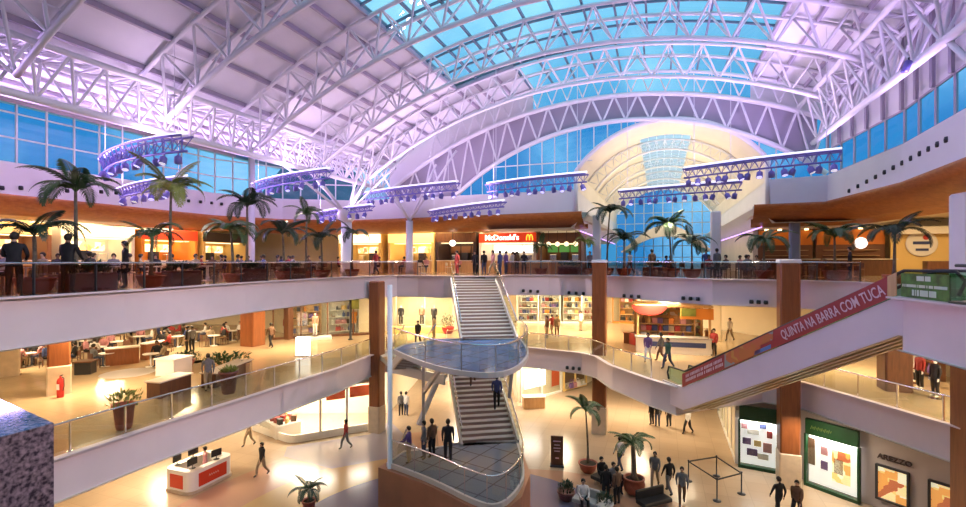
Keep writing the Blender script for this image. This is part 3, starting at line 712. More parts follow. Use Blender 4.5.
for a, c in (((-2.9, 23.4, 4.6), (-1.6, 20.2, 6.75)), ((1.2, 22.0, 4.8), (1.2, 19.6, 6.75)), ((-2.9, 23.4, 2.5), (-2.9, 23.4, 6.8))):
    b = MB(); b.bar(Vector(a)+SI, Vector(c)+SI, .14, .2); b.build('strut', 'stair_steel', ST)

# ------------------------------------------------------------------ the escalator
EA = Vector((9.3, 22.3, 0)); EB = Vector((11.15, 12.9, 0)); ED = (EB-EA).normalized(); EL = (EB-EA).length; EN = Vector((-ED.y, ED.x, 0))   # EN: left of travel
ER = -EN if (-EN).x > 0 else EN                # towards the far side (right)
ES = thing('escalator', 'white clad escalator rising from the middle level to the upper right level', 'escalator', (9.3, 22.3, 5)); EI = -Vector((9.3, 22.3, 5))
def ep(s, z, side=0.0): p = EA+ED*s+ER*side; return Vector((p.x, p.y, z))+EI
path = [(-1.7, 5.08), (0, 5.12), (EL, 10.06), (EL+1.5, 10.06)]
WID = 1.55
for side, nm in ((0, 'side_panel'), (WID, 'side_panel')):
    b = MB(); q = .07 if side == 0 else -.07
    for i in range(3):
        (s0, z0), (s1, z1) = path[i], path[i+1]
        lo0 = z0-1.05; lo1 = z1-1.05
        P = [ep(s0, lo0, side), ep(s1, lo1, side), ep(s1, z1, side), ep(s0, z0, side)]; Q = [ep(s0, lo0, side+q), ep(s1, lo1, side+q), ep(s1, z1, side+q), ep(s0, z0, side+q)]
        b.add(P+Q, [(0, 1, 2, 3), (7, 6, 5, 4), (0, 4, 5, 1), (1, 5, 6, 2), (2, 6, 7, 3), (3, 7, 4, 0)])
    b.build(nm, 'fascia', ES)
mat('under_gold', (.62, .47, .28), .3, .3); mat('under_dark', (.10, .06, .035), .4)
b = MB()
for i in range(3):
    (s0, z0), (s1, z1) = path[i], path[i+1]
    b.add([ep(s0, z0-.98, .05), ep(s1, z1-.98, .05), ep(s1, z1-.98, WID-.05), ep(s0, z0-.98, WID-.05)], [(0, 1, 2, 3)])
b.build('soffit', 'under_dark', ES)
for k, sd in enumerate((.12, .55, .98, 1.4)):
    b = MB()
    for i in range(3): b.bar(ep(path[i][0], path[i][1]-1.03, sd), ep(path[i+1][0], path[i+1][1]-1.03, sd), .2, .09)
    b.build('soffit_strip', 'under_gold', ES)
b = MB()
for k in range(26):                            # steps
    s = EL*k/26; z = 5.1+(10.0-5.1)*k/26; c = ep(s+EL/52, z-.08, WID/2); b.box(c, (EL/26, 1.0, .2), 0, Matrix.Rotation(math.atan2(ED.y, ED.x), 3, 'Z'))
b.build('moving_steps', 'dark_metal', ES)
for sd in (.22, WID-.22):
    b = MB(); pts = [(-1.5, 5.15), (-1.62, 5.45), (-1.5, 5.78), (-.2, 5.82), (EL, 10.74), (EL+1.2, 10.74), (EL+1.4, 10.5), (EL+1.25, 10.15)]
    b.tube([ep(s, z, sd) for s, z in pts], .045, 6); b.build('handrail', 'black', ES, True)
    b = MB(); g = [(-1.5, 5.12, 5.76), (-.2, 5.12, 5.8), (EL, 10.06, 10.72), (EL+1.2, 10.06, 10.72)]
    b.sheet([[ep(s, a, sd), ep(s, c, sd)] for s, a, c in g]); b.build('balustrade_glass', 'glass_green', ES)
# banner on the balustrade
slope = (10.06-5.12)/EL
BN = thing('escalator_banner', 'long red banner with white lettering fixed along the escalator side', 'banner', (9.3, 22.3, 5)); BO = -.05
def bq(t0, t1, lo, hi, off, m, name, th=.02):
    b = MB(); A = [ep(EL*t, 5.14+slope*EL*t+h, off) for t, h in ((t0, lo), (t1, lo), (t1, hi), (t0, hi))]; C = [ep(EL*t, 5.14+slope*EL*t+h, off+th) for t, h in ((t0, lo), (t1, lo), (t1, hi), (t0, hi))]
    b.add(A+C, [(0, 1, 2, 3), (7, 6, 5, 4), (0, 4, 5, 1), (1, 5, 6, 2), (2, 6, 7, 3), (3, 7, 4, 0)]); return b.build(name, m, BN)
mat('banner_red', (.36, .028, .022), .5); mat('letter_pink', (.80, .55, .58), .5)
bq(0, .975, 0, .62, BO, 'banner_red', 'board'); bq(.975, 1.0, 0, .62, BO, 'wood_light', 'end_strip')
bq(.30, .50, .04, .60, BO-.012, 'banner_orange', 'picture_panel', .012); bq(.50, .56, .3, .6, BO-.012, 'banner_orange', 'picture_panel', .012)
mat('banner_blue', (.10, .22, .5), .5); bq(.47, .55, .03, .17, BO-.012, 'banner_blue', 'picture_panel', .012)
tx = text_mesh('lettering', 'QUINTA NA BARRA COM TUCA', .44, 'letter_pink', BN, .004, 'LEFT', .004)
w_ = tx.dimensions.x; dirv = (ep(EL, 5.12+slope*EL, 0)-ep(0, 5.12, 0)); ln = dirv.length
M = face_matrix(ep(EL*.6, 5.14+slope*EL*.6+.30, BO-.012), dirv, (0, 0, 1)); tx.matrix_local = M @ Matrix.Diagonal((ln*.365/w_, 1.0, 1, 1))
b = MB(); rnd = random.Random(3)               # small print, too blurred in the photo to read
for row, hh in ((0, .36), (1, .16)):
    t0 = .03
    while t0 < .285:
        l = rnd.uniform(.004, .008); A = [ep(EL*t, 5.14+slope*EL*t+h, BO-.012) for t, h in ((t0, hh), (t0+l, hh), (t0+l, hh+.13), (t0, hh+.13))]; b.add(A, [(0, 1, 2, 3)]); t0 += l+.003+(rnd.random() < .15)*.006
    b.build('lettering', 'letter_pink', BN); b = MB()
# upper landing board with green banner and glass end
gA = Vector((11.12, 12.75)); gB = Vector((10.66, 10.95)); gd = (gB-gA).normalized(); gn = Vector((-gd.y, gd.x))
GB = thing('green_banner', 'green printed banner with pale lettering on the upper landing railing', 'banner', (gA.x, gA.y, 10.04))
mat('banner_green', (.05, .17, .03), .5, var=.6, scale=4); mat('letter_pale', (.62, .72, .62), .5)
b = MB(); L2_ = (gB-gA); b.bar((0, 0, .33), (L2_.x, L2_.y, .33), .03, .62); b.build('board', 'banner_green', GB)
front = gn if gn.x < 0 else -gn
b = MB(); rnd = random.Random(5)
for hh, h2, x0, x1 in ((.46, .12, .36, .66), (.29, .07, .04, .96), (.08, .15, .26, .74)):
    x = x0
    while x < x1:
        l = rnd.uniform(.018, .03); c = L2_*(x+l/2); b.box((c.x+front.x*.02, c.y+front.y*.02, hh+h2/2), (.008, l*L2_.length*.8, h2), math.atan2(gd.y, gd.x)-PI/2); x += l+(rnd.random() < .2)*.02
    b.build('lettering', 'letter_pale', GB); b = MB()
t = thing('glass_railing', 'green tinted glass railing end with rounded pane at the far right', 'railing', (gB.x, gB.y, 10.04))
b = MB(); d3 = Vector((gd.x, gd.y, 0)); pts = [Vector((0, 0, .06)), Vector((0, 0, .68))] + [d3*(1.0*math.sin(a))+Vector((0, 0, .37+.31*math.cos(a))) for a in [PI*i/10 for i in range(11)]]
n3 = Vector((gn.x, gn.y, 0))*.012; k = len(pts); b.add([p+n3 for p in pts]+[p-n3 for p in pts], [tuple(range(k)), tuple(range(2*k-1, k-1, -1))]+[(i, (i+1) % k, k+(i+1) % k, k+i) for i in range(k)])
b.build('glass_panel', 'glass_green', t)
b = MB(); b.bar((0, 0, .0), d3*2.2, .08, .1); b.build('rail_shoe', 'dark_metal', t)
b = MB(); b.tube([d3*.2+Vector((0, 0, .86)), d3*3+Vector((0, 0, .86))], .04, 6); b.build('handrail', 'dark_metal', t, True)
# granite pier in the foreground
GP = [(-2.70, 3.02), (-2.86, 2.62), (-3.6, 1.6), (-5.6, 2.3), (-4.4, 4.05)]
b = MB(); b.prism([(x+3.6, y-2.6) for x, y in GP], 0, 9.98); o = b.build('granite_pier', 'granite'); o.location = (-3.6, 2.6, 0); tag(o, 'speckled granite pier with blue reflecting top in the near left corner', 'pier')
# fascia spotlights in threes
def spot(px, py, line, z, lb, grp):
    d = None
    for i in range(len(line)-1):               # where the sight line of the photo meets the slab edge
        (x0, y0), (x1, y1) = line[i], line[i+1]; k = (px-483)/F; den = (x1-x0)-k*(y1-y0)
        if abs(den) < 1e-9: continue
        s = (k*y0-x0)/den
        if 0 <= s <= 1 and y0+s*(y1-y0) > 3: d = y0+s*(y1-y0); break
    if d is None: return
    t = thing('fascia_spotlight', lb, 'spotlight', (k*d, d-.06, EYE-(py-HZ)*d/F), 0, grp)
    b = MB(); b.lathe((0, 0, 0), [(.02, .1), (.09, .1), (.11, 0), (.10, -.1), (.03, -.11)], 10); b.build('housing', 'black', t, True)
    b = MB(); b.bar((0, 0, .05), (0, .1, .08), .05, .05); b.build('bracket', 'dark_metal', t)
for px, py, wh in ((530.5, 291, 'nearest the stairs'), (576, 293, 'left of the tall column'), (631, 296, 'right of the tall column'), (690, 298.5, 'above the middle level kiosk'), (758, 302, 'beside the right column')):
    for k in (-1, 0, 1): spot(px+k*7.2, py+k*.4, E2, 0, 'small black spotlight on the upper slab edge, in the trio '+wh, 'upper edge spots '+wh)
for k in (-1, 0, 1): spot(573+k*6, 368+k*.6, E1, 0, 'small black spotlight on the middle slab edge left of the tall column', 'middle edge spots')
for px, py in ((3, 188), (22, 188), (68, 191), (102, 192), (117, 193), (157, 199), (189, 201), (201, 202), (212, 203), (222, 204)):
    spot(px, py, BL[:4], 0, 'small dark spotlight on the white band above the left food court', 'spots on the left white band')

for k in range(12):
    f = k/11; spot(849+f*97, 191-f*51, BR[2:], 0, 'small dark bracket lamp in the row on the right white band', 'row of bracket lamps on the right white band')

TS = []  # added fill spotlights that brighten the slab edges
for i, (u, lb) in enumerate(((3.0, 'added fill spotlight on the right long truss, nearest the viewer'), (9.0, 'added fill spotlight on the right long truss, second'), (15.0, 'added fill spotlight on the right long truss, third'), (21.0, 'added fill spotlight on the right long truss, farthest'))):
    t = thing('added_truss_spotlight', lb, 'spotlight', W3(u, 8.2, 17.75)); TS.append(Vector(t.location))
    b = MB(); b.tube([(0, 0, .25), (-.15, 0, -.1)], .12, 10); b.build('housing', 'lilac_metal', t, True); b = MB(); b.tube([(0, 0, .1), (0, 0, .4)], .03, 5); b.build('bracket', 'dark_metal', t)
# ================================================================== LIGHT RIGS, PALMS, POTS, PEOPLE
def hit(px, line, extra=0.0):                  # where the sight line meets a plan line
    k = (px-483)/F; best = None
    for i in range(len(line)-1):
        (x0, y0), (x1, y1) = line[i], line[i+1]; den = (x1-x0)-k*(y1-y0)
        if abs(den) < 1e-9: continue
        s = (k*y0-x0)/den
        if -1e-6 <= s <= 1+1e-6:
            d = y0+s*(y1-y0)
            if d > 5 and (best is None or d < best): best = d
    return (k*(best+extra), best+extra) if best else None

RIGS = []
def rig(p1, p2, h, lb, nl=9, bulge=.5, deep=.45):
    a = Vector(((p1[0]-483)*h/(HZ-p1[1]), F*h/(HZ-p1[1]), EYE+h)); c = Vector(((p2[0]-483)*h/(HZ-p2[1]), F*h/(HZ-p2[1]), EYE+h)); c.z = a.z
    mid = (a+c)/2; t = thing('spotlight_rig', lb, 'light rig', mid, 0, 'hanging spotlight rigs')
    d = (c-a); L = d.length; d.normalize(); s = Vector((-d.y, d.x, 0))
    if s.y < 0: s = -s
    def q(f, o=0, z=0): x = (f-.5)*L; return d*x + s*(o + bulge*(1-(2*f-1)**2)) + Vector((0, 0, z))
    RIGS.append((mid, d.copy(), L))
    n = 16
    for o, z in ((-.22, 0), (.22, 0), (0, -deep)):
        b = MB(); b.tube([q(i/n, o, z) for i in range(n+1)], .05, 6); b.build('rail', 'lilac_metal', t, True)
    b = MB()
    for i in range(n):
        for o in (-.22, .22): b.tube([q(i/n, o, 0), q((i+.5)/n, 0, -deep), q((i+1)/n, o, 0)], .025, 4, False)
    b.build('bracing', 'lilac_metal', t)
    b = MB(); b.tube([q(i/n, 0, .13) for i in range(n+1)], .055, 6); b.build('light_tube', 'lamp_white', t, True)
    for f in (.08, .92):
        top = q(f, 0, .1); w = mid+top; u, v = UV(w.x, w.y); zt = zs(max(-21, min(9, v))) if u < 34 else 19.5
        b = MB(); b.tube([top, (top.x, top.y, zt-mid.z-.1)], .018, 4); b.build('cable', 'steel_white', t)
    proto = None
    for i in range(nl):
        f = (i+.6)/(nl+.2)
        if proto is None:
            b = MB(); b.tube([(0, 0, 0), (0, 0, -.16)], .03, 5); b.lathe((0, 0, -.48), [(.05, .34), (.14, .26), (.15, 0), (.13, -.01)], 10); proto = b.build('spotlight', 'lilac_metal', t, True)
            b = MB(); b.lathe((0, 0, -.49), [(.0, .0), (.125, .0), (.125, .02)], 10); lens = b.build('lens', 'lamp_lens', proto); o = proto
        else:
            o = proto.copy(); COL.objects.link(o); o.parent = t; e = lens.copy(); COL.objects.link(e); e.parent = o
        o.location = q(f, 0, -deep); o.rotation_euler = (.35*(-1)**i, .3*math.sin(i*2.1), 0)
rig((104, 160), (187, 136), 5.0, 'big curved spotlight rig hanging in front of the left windows', 11, -.6, .6)
rig((120, 190), (187, 178), 4.0, 'smaller spotlight rig hanging just below the big left one', 9, -.35)
rig((255, 184), (330, 170), 5.0, 'spotlight rig hanging left of the thick branching column', 10, -.4)
rig((318, 214), (372, 206), 3.7, 'low spotlight rig just right of the thick branching column', 8, -.4, .3)
rig((365, 194), (458, 183), 5.0, 'long spotlight rig hanging before the left end of the gable arch', 12, -.4)
rig((430, 212), (504, 202), 3.7, 'low spotlight rig in front of the white band left of the stairs axis', 10, -.3, .3)
rig((487, 185), (587, 174), 5.0, 'spotlight rig hanging before the gable glazing', 12, -.3)
rig((619, 192), (742, 182), 4.5, 'spotlight rig hanging across the corridor mouth, lower of two', 13, -.2)
rig((684, 170), (842, 151), 5.0, 'spotlight rig reaching from the corridor arch to the right wall', 14, -.3)

# ---- palms
def frond_mesh(name, seed, droop, n=16, wid=.21):
    r = random.Random(seed); b = MB(); pts = []
    for i in range(n+1):
        s = i/n; ang = 1.15-droop*s*1.3; pts.append(Vector((0, 0, 0)) if i == 0 else pts[-1]+Vector((math.cos(ang), 0, math.sin(ang)))/n)
    b.tube(pts, [.016*(1-.8*i/n) for i in range(n+1)], 4)
    for i in range(2, n+1):
        p = pts[i]; t = (pts[i]-pts[i-1]).normalized(); s = i/n
        for k in (0, .5):
            pp = p - t*(k/n)
            ll = wid*(math.sin(PI*min(1, s*.8+.16))**.7)*r.uniform(.85, 1.1)
            for sg in (-1, 1):
                e = pp + Vector((0, sg*ll*.83, -ll*.30)) + t*ll*.55; m_ = pp + Vector((0, sg*ll*.5, -ll*.05))+t*ll*.25; wv = t*.017
                b.add([pp-wv*.5, pp+wv*.5, m_+wv, e, m_-wv], [(0, 1, 2, 3, 4)])
    me = b.build(name, 'frond'); d = me.data; bpy.data.objects.remove(me); return d
FR = [frond_mesh('frond', 1, 1.7), frond_mesh('frond', 2, 2.2), frond_mesh('frond', 3, .75), frond_mesh('frond', 4, 1.3)]
POTPROF = dict(bowl=[(.30, 0), (.46, .18), (.54, .42), (.56, .52), (.60, .53), (.60, .60), (.54, .60), (.52, .52), (0, .52)],
               tall=[(.26, 0), (.30, .1), (.38, .95), (.44, .96), (.44, 1.06), (.37, 1.06), (.36, .96), (0, .96)],
               urn=[(.28, 0), (.44, .2), (.50, .5), (.44, .72), (.50, .74), (.50, .8), (.42, .8), (.40, .7), (0, .7)])
def palm(x, y, z, crown, L, lb, seed, pot='bowl', ps=1.0, fm='frond', nf=11, potm='terracotta', lean=.1, grp=None, name='potted_palm', thick=.07):
    r = random.Random(seed); t = thing(name, lb, 'palm', (x, y, z), r.uniform(0, 6.28), grp)
    b = MB(); b.m = 0; b.lathe((0, 0, 0), [(q*ps, w*ps) for q, w in POTPROF[pot]], 18); p = b.build('pot', potm, t, True)
    top = POTPROF[pot][-1][1]*ps; b = MB(); b.lathe((0, 0, top+.01), [(0, .03), (POTPROF[pot][-2][0]*ps*.97, .0)], 14); b.build('soil', 'soil', p)
    H = crown-z; lx = r.uniform(-lean, lean)*H*.5; pts = [Vector((lx*(i/6)**2, 0, top+(H-top)*i/6)) for i in range(7)]
    b = MB(); b.tube(pts, [thick*1.5]+[thick*(1-.06*i) for i in range(1, 7)], 8); b.build('trunk', 'trunk', t, True)
    for i in range(nf):
        o = bpy.data.objects.new('frond', FR[(0, 1, 0, 3, 1, 2)[i % 6]]); COL.objects.link(o); o.parent = t; o.location = pts[-1]
        o.rotation_euler = (0, r.uniform(-.3, .25), 2*PI*i/nf*1.0+r.uniform(-.25, .25)); s = L*r.uniform(.95, 1.3); o.scale = (s, s, s)
        o.material_slots[0].link = 'OBJECT'; o.material_slots[0].material = MATS[fm]
    return t
def upalm(px, cy, L, lb, seed, extra=.9, **k):
    p = hit(px, E2[1:20], extra); d = p[1]; return palm(p[0], d, 10.0, EYE-(cy-HZ)*d/F, L, lb, seed, **k)
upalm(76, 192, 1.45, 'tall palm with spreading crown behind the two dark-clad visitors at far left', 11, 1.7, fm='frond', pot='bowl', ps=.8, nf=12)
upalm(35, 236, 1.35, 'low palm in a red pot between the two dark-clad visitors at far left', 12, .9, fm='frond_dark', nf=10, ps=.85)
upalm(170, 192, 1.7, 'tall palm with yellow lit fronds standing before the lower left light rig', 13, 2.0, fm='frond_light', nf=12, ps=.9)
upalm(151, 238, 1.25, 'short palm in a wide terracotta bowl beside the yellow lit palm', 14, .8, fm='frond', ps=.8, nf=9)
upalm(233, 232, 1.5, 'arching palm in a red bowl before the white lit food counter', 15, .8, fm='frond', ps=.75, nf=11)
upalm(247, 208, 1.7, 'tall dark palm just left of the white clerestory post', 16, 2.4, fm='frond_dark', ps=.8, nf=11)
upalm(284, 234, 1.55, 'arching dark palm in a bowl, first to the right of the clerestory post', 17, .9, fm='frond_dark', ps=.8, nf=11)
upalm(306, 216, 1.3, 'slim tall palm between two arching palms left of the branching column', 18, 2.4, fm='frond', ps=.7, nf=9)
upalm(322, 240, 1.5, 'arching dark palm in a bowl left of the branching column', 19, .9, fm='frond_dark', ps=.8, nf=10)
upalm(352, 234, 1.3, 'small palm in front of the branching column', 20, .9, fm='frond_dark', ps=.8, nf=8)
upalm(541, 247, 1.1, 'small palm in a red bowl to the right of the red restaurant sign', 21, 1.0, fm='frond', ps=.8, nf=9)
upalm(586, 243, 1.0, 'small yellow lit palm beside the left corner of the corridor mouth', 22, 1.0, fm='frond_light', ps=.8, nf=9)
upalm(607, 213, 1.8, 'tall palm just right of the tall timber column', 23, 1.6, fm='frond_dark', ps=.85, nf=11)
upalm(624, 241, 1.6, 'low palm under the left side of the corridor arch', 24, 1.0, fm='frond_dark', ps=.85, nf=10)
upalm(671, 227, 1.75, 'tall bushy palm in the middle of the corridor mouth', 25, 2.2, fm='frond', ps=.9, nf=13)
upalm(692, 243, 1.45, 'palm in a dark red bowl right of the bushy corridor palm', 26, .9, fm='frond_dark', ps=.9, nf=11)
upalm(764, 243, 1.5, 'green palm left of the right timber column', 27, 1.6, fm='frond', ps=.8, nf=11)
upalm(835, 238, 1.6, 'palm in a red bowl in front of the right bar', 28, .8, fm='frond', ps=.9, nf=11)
palm(17.4, 19.3+1.0, 10, 12.1, 1.55, 'dark palm with wide crown at the far right before the lit shop', 29, fm='frond_dark', nf=10, ps=.7)
# ground court palms
p = at_h(588, 472, 0); palm(p.x, p.y, .0, 2.55+.6, 1.35, 'slender palm in a red bowl on the court, left of two', 31, ps=.85, nf=8, fm='frond', thick=.06)
p = at_h(634, 494, 0); palm(p.x, p.y, 0, 2.3, 1.35, 'stout palm in a red urn on the court, right of two', 32, pot='urn', ps=1.0, nf=11, thick=.14, fm='frond')
p = at_h(309, 517, 0); palm(p.x, p.y, 0, 1.15, .9, 'dark bush palm cut by the bottom edge of the photo', 33, pot='tall', ps=.7, nf=12, fm='frond_dark')

# ---- shrubs in planters (middle level)
def shrub_mesh(seed, R, H, n=150):
    r = random.Random(seed); b = MB()
    for i in range(n):
        a = r.uniform(0, 2*PI); rr = R*math.sqrt(r.random()); z = H*r.random()**.7; p = Vector((rr*math.cos(a), rr*math.sin(a), z*(1-.4*rr/R)))
        d = Vector((math.cos(a)*.5+r.uniform(-.4, .4), math.sin(a)*.5+r.uniform(-.4, .4), r.uniform(.3, 1))).normalized(); s = d.cross(Vector((0, 0, 1)))
        s = s.normalized()*.035; l = r.uniform(.14, .26)
        b.add([p, p+d*l*.5+s, p+d*l, p+d*l*.5-s], [(0, 1, 2, 3)])
    return b
def planter(x, y, z, lb, pot='tall', ps=1.0, potm='terracotta', R=.45, H=.6, fm='frond_light', seed=1, box=None):
    t = thing('planter', lb, 'planter', (x, y, z), .35)
    b = MB()
    if box: b.rbox((0, 0, box[2]/2), box, 0, .03); top = box[2]
    else: b.lathe((0, 0, 0), [(q*ps, w*ps) for q, w in POTPROF[pot]], 18); top = POTPROF[pot][-1][1]*ps
    b.build('pot', potm, t, not box); m = shrub_mesh(seed, R, H)
    if box: m.v = [(x_*box[0]/(2*R)*.9, y_*box[1]/(2*R)*.9, z_) for x_, y_, z_ in m.v]
    f = m.build('foliage', fm, t); f.location = (0, 0, top-.02); return t
p = at_h(130, 431, 5); planter(p.x-.4, p.y+.25, 5, 'tall terracotta planter with yellow green shrub nearest on the left middle level', 'tall', .85, seed=41, R=.5, H=.6)
p = at_h(230, 396, 5); planter(p.x-.3, p.y+.45, 5, 'dark red tall planter behind the left middle railing', 'tall', .95, 'pot_dark', seed=42, R=.3, H=.25)
p = at_h(200, 384, 5); planter(p.x, p.y+1.5, 5, 'terracotta planter in the row of pots left of the grey walker', 'bowl', 1.0, seed=43, fm='frond')
p = at_h(168, 374, 5); planter(p.x, p.y+1.5, 5, 'small terracotta planter at the end of the white counter', 'bowl', .8, seed=44, fm='frond_dark')
p = at_h(228, 375, 5); planter(p.x, p.y, 5, 'long box planter full of green shrub on the left middle level', box=(2.2, .8, .6), potm='wood_light', seed=45, R=.5, H=.7, fm='frond')
p = at_h(192, 362, 5); planter(p.x, p.y, 5, 'dark leafy bush in a box behind the row of pots', box=(1.4, .9, -.35), potm='wood_dark', seed=46, R=.6, H=1.1, fm='frond_dark')
p = at_h(658, 344, 5); planter(p.x-1.5, p.y, 5, 'green bush in red box beside the middle level kiosk', box=(1.0, .8, .8), potm='red', seed=47, R=.6, H=1.6, fm='frond_light')
def edge_in(px, line, off):
    q = Vector(hit(px, line)); best = None
    for i in range(len(line)-1):
        a = Vector(line[i]); c = Vector(line[i+1]); s = (q-a).dot(c-a)/(c-a).length_squared
        if -.01 <= s <= 1.01 and (a+(c-a)*s-q).length < .05: d = (c-a).normalized(); best = (q+Vector((-d.y, d.x))*off, math.atan2(d.y, d.x))
    return best
for i, (px, e, lb) in enumerate(((104, 1.6, 'dark planter box behind the left upper railing, nearest'), (196, 1.4, 'dark planter box behind the left upper railing, middle one'), (262, 1.4, 'dark planter box behind the left upper railing beside the clerestory post'), (303, 1.3, 'dark planter box behind the left upper railing before the branching column'), (648, 1.2, 'dark planter box behind the corridor side railing'), (568, 1.2, 'dark planter box behind the far railing near the small palms'))):
    q, az = edge_in(px, E2[1:20], .62); o = planter(q[0], q[1], 10, lb, box=(1.5, .5, .62), potm='pot_dark', seed=60+i, R=.4, H=.35, fm='frond_dark')
    o.rotation_euler = (0, 0, az)
p = at_h(580, 497, 0)
for i, (px, py, lb) in enumerate(((566, 500, 'dark red pot with low plant at the left of the court seating'), (604, 512, 'white pot with leafy plant between the court benches'))):
    p = at_h(px, py, 0); planter(p.x, p.y, 0, lb, 'bowl', .7, ('pot_dark', 'white_plain')[i], seed=70+i, R=.3, H=.5, fm='frond_dark')

# ---- people
def human(pose):
    P = dict(pel=(0, 0, .94), sp=(0, .0, 1.10), ch=(0, .01, 1.29), nb=(0, -.01, 1.44), nk=(0, .0, 1.51), hd=(0, .02, 1.60), ht=(0, .015, 1.675), no=(0, .118, 1.60))
    R = dict(pel=(.165, .125), sp=(.155, .115), ch=(.185, .125), nb=(.075, .07), nk=(.054, .054), hd=(.09, .105), ht=(.082, .095), no=(.016, .016))
    E = [('pel', 'sp', 't'), ('sp', 'ch', 't'), ('ch', 'nb', 't'), ('nb', 'nk', 's'), ('nk', 'hd', 's'), ('hd', 'ht', 's'), ('hd', 'no', 's')]
    def side(n, sx):
        A = {'stand': [(.19*sx, 0, 1.40), (.225*sx, -.02, 1.12), (.215*sx, .05, .88)], 'walk': [(.19*sx, 0, 1.40), (.235*sx, -.10*sx, 1.13), (.215*sx, -.14*sx+.08, .90)],
             'lean': [(.19*sx, .03, 1.39), (.25*sx, .10, 1.13), (.16*sx, .34, 1.02)], 'sit': [(.19*sx, 0, 1.40), (.24*sx, .06, 1.13), (.17*sx, .32, 1.06)]}[pose]
        L = {'stand': [(.095*sx, 0, .88), (.10*sx, .02, .49), (.105*sx, -.02, .09), (.125*sx, .14, .04)], 'walk': [(.095*sx, 0, .88), (.10*sx, .13*sx+.07, .50), (.10*sx, .30*sx-.04, .10 if sx > 0 else .15), (.11*sx, .30*sx+.11, .06 if sx > 0 else .06)],
             'lean': [(.095*sx, 0, .88), (.11*sx, .02, .49), (.12*sx, -.03, .09), (.14*sx, .13, .04)], 'sit': [(.10*sx, .03, .92), (.13*sx, .42, .94), (.13*sx, .40, .52), (.14*sx, .55, .47)]}[pose]
        for k, p in zip(('sh', 'el', 'wr'), A): P[k+n] = p
        R['sh'+n] = (.072, .07); R['el'+n] = (.054, .052); R['wr'+n] = (.034, .03)
        for k, p in zip(('hp', 'kn', 'an', 'to'), L): P[k+n] = p
        R['hp'+n] = (.112, .112); R['kn'+n] = (.076, .076); R['an'+n] = (.055, .055); R['to'+n] = (.042, .03)
        E.extend([('ch', 'sh'+n, 't'), ('sh'+n, 'el'+n, 't'), ('el'+n, 'wr'+n, 't'), ('pel', 'hp'+n, 'l'), ('hp'+n, 'kn'+n, 'l'), ('kn'+n, 'an'+n, 'l'), ('an'+n, 'to'+n, 'f')])
        e = Vector(A[1]); w = Vector(A[2]); d = (w-e).normalized(); out = Vector((0, 1, 0)) if abs(d.y) < .7 else Vector((-sx, 0, 0)); out = (out-d*out.dot(d)).normalized()
        P['pa'+n] = tuple(w+d*.075); R['pa'+n] = (.036, .022); E.append(('wr'+n, 'pa'+n, 's'))
        for i, (o, l) in enumerate(((-.028, .066), (-.009, .078), (.01, .074), (.028, .058))):
            a = w+d*.10+out*o; c = a+d*l*.55; f = c+d*l*.4+Vector((-sx*.015, 0, -.0))
            for kk, pp in zip('abc', (a, c, f)): P['f%d%s%s' % (i, kk, n)] = tuple(pp); R['f%d%s%s' % (i, kk, n)] = (.0088, .0088)
            E.extend([('pa'+n, 'f%da%s' % (i, n), 's'), ('f%da%s' % (i, n), 'f%db%s' % (i, n), 's'), ('f%db%s' % (i, n), 'f%dc%s' % (i, n), 's')])
        a = w+d*.04+out*.04; c = a+d*.035+out*.018
        P['tha'+n] = tuple(a); P['thb'+n] = tuple(c); R['tha'+n] = (.011, .011); R['thb'+n] = (.009, .009); E.extend([('wr'+n, 'tha'+n, 's'), ('tha'+n, 'thb'+n, 's')])
    side('L', -1); side('R', 1)
    if pose == 'sit':
        for k in P:
            if k[:2] not in ('an', 'to'): P[k] = (P[k][0], P[k][1], P[k][2]+.08)
    keys = list(P); idx = {k: i for i, k in enumerate(keys)}
    me = bpy.data.meshes.new('person'); me.from_pydata([P[k] for k in keys], [(idx[a], idx[b]) for a, b, c in E], [])
    o = bpy.data.objects.new('tmp_person', me); COL.objects.link(o)
    md = o.modifiers.new('skin', 'SKIN'); sv = me.skin_vertices[0].data
    for k in keys: sv[idx[k]].radius = R[k]
    sv[idx['pel']].use_root = True; md.use_smooth_shade = True; md.branch_smoothing = .3
    o.modifiers.new('sub', 'SUBSURF').levels = 1
    dg = bpy.context.evaluated_depsgraph_get(); dg.update(); r = bpy.data.meshes.new_from_object(o.evaluated_get(dg)); bpy.data.objects.remove(o); r.name = 'person_body'
    r.materials.clear()
    for m_ in ('skin_a', 'cloth_grey', 'cloth_jeans', 'black'): r.materials.append(MATS[m_])
    segs = [(Vector(P[a]), Vector(P[b]), {'s': 0, 't': 1, 'l': 2, 'f': 3}[c]) for a, b, c in E if a[0] != 'f' or c != 's']
    for f in r.polygons:
        c = f.center; best = (9, 0)
        for a, b, m_ in segs:
            ab = b-a; s = max(0, min(1, (c-a).dot(ab)/max(1e-9, ab.length_squared))); dd = (a+ab*s-c).length
            if m_ == 1 and (a-b).length < .3: dd -= .03
            if dd < best[0]: best = (dd, m_)
        f.material_index = best[1]; f.use_smooth = True
    if pose == 'sit':
        for v in r.vertices: v.co.z -= .44
    return r
HM = {}
for ps_ in ('stand', 'walk', 'lean', 'sit'): HM[ps_] = human(ps_)
def hair_mesh():
    b = MB(); n = 12; rows = []
    for i in range(7):
        row = []
        for j in range(n+1):
            a = 2*PI*j/n; ph = i/6*PI*(.78-.42*max(0, math.sin(a))**.6); row.append((math.sin(ph)*.096*math.cos(a), math.sin(ph)*(.118 if math.sin(a) < 0 else .118)*math.sin(a)-.002, math.cos(ph)*.118))
        rows.append(row)
    b.sheet(rows); o = b.build('hair', 'hair_dark', None, True); d = o.data; bpy.data.objects.remove(o); return d
HAIR = hair_mesh()
rp = random.Random(99)
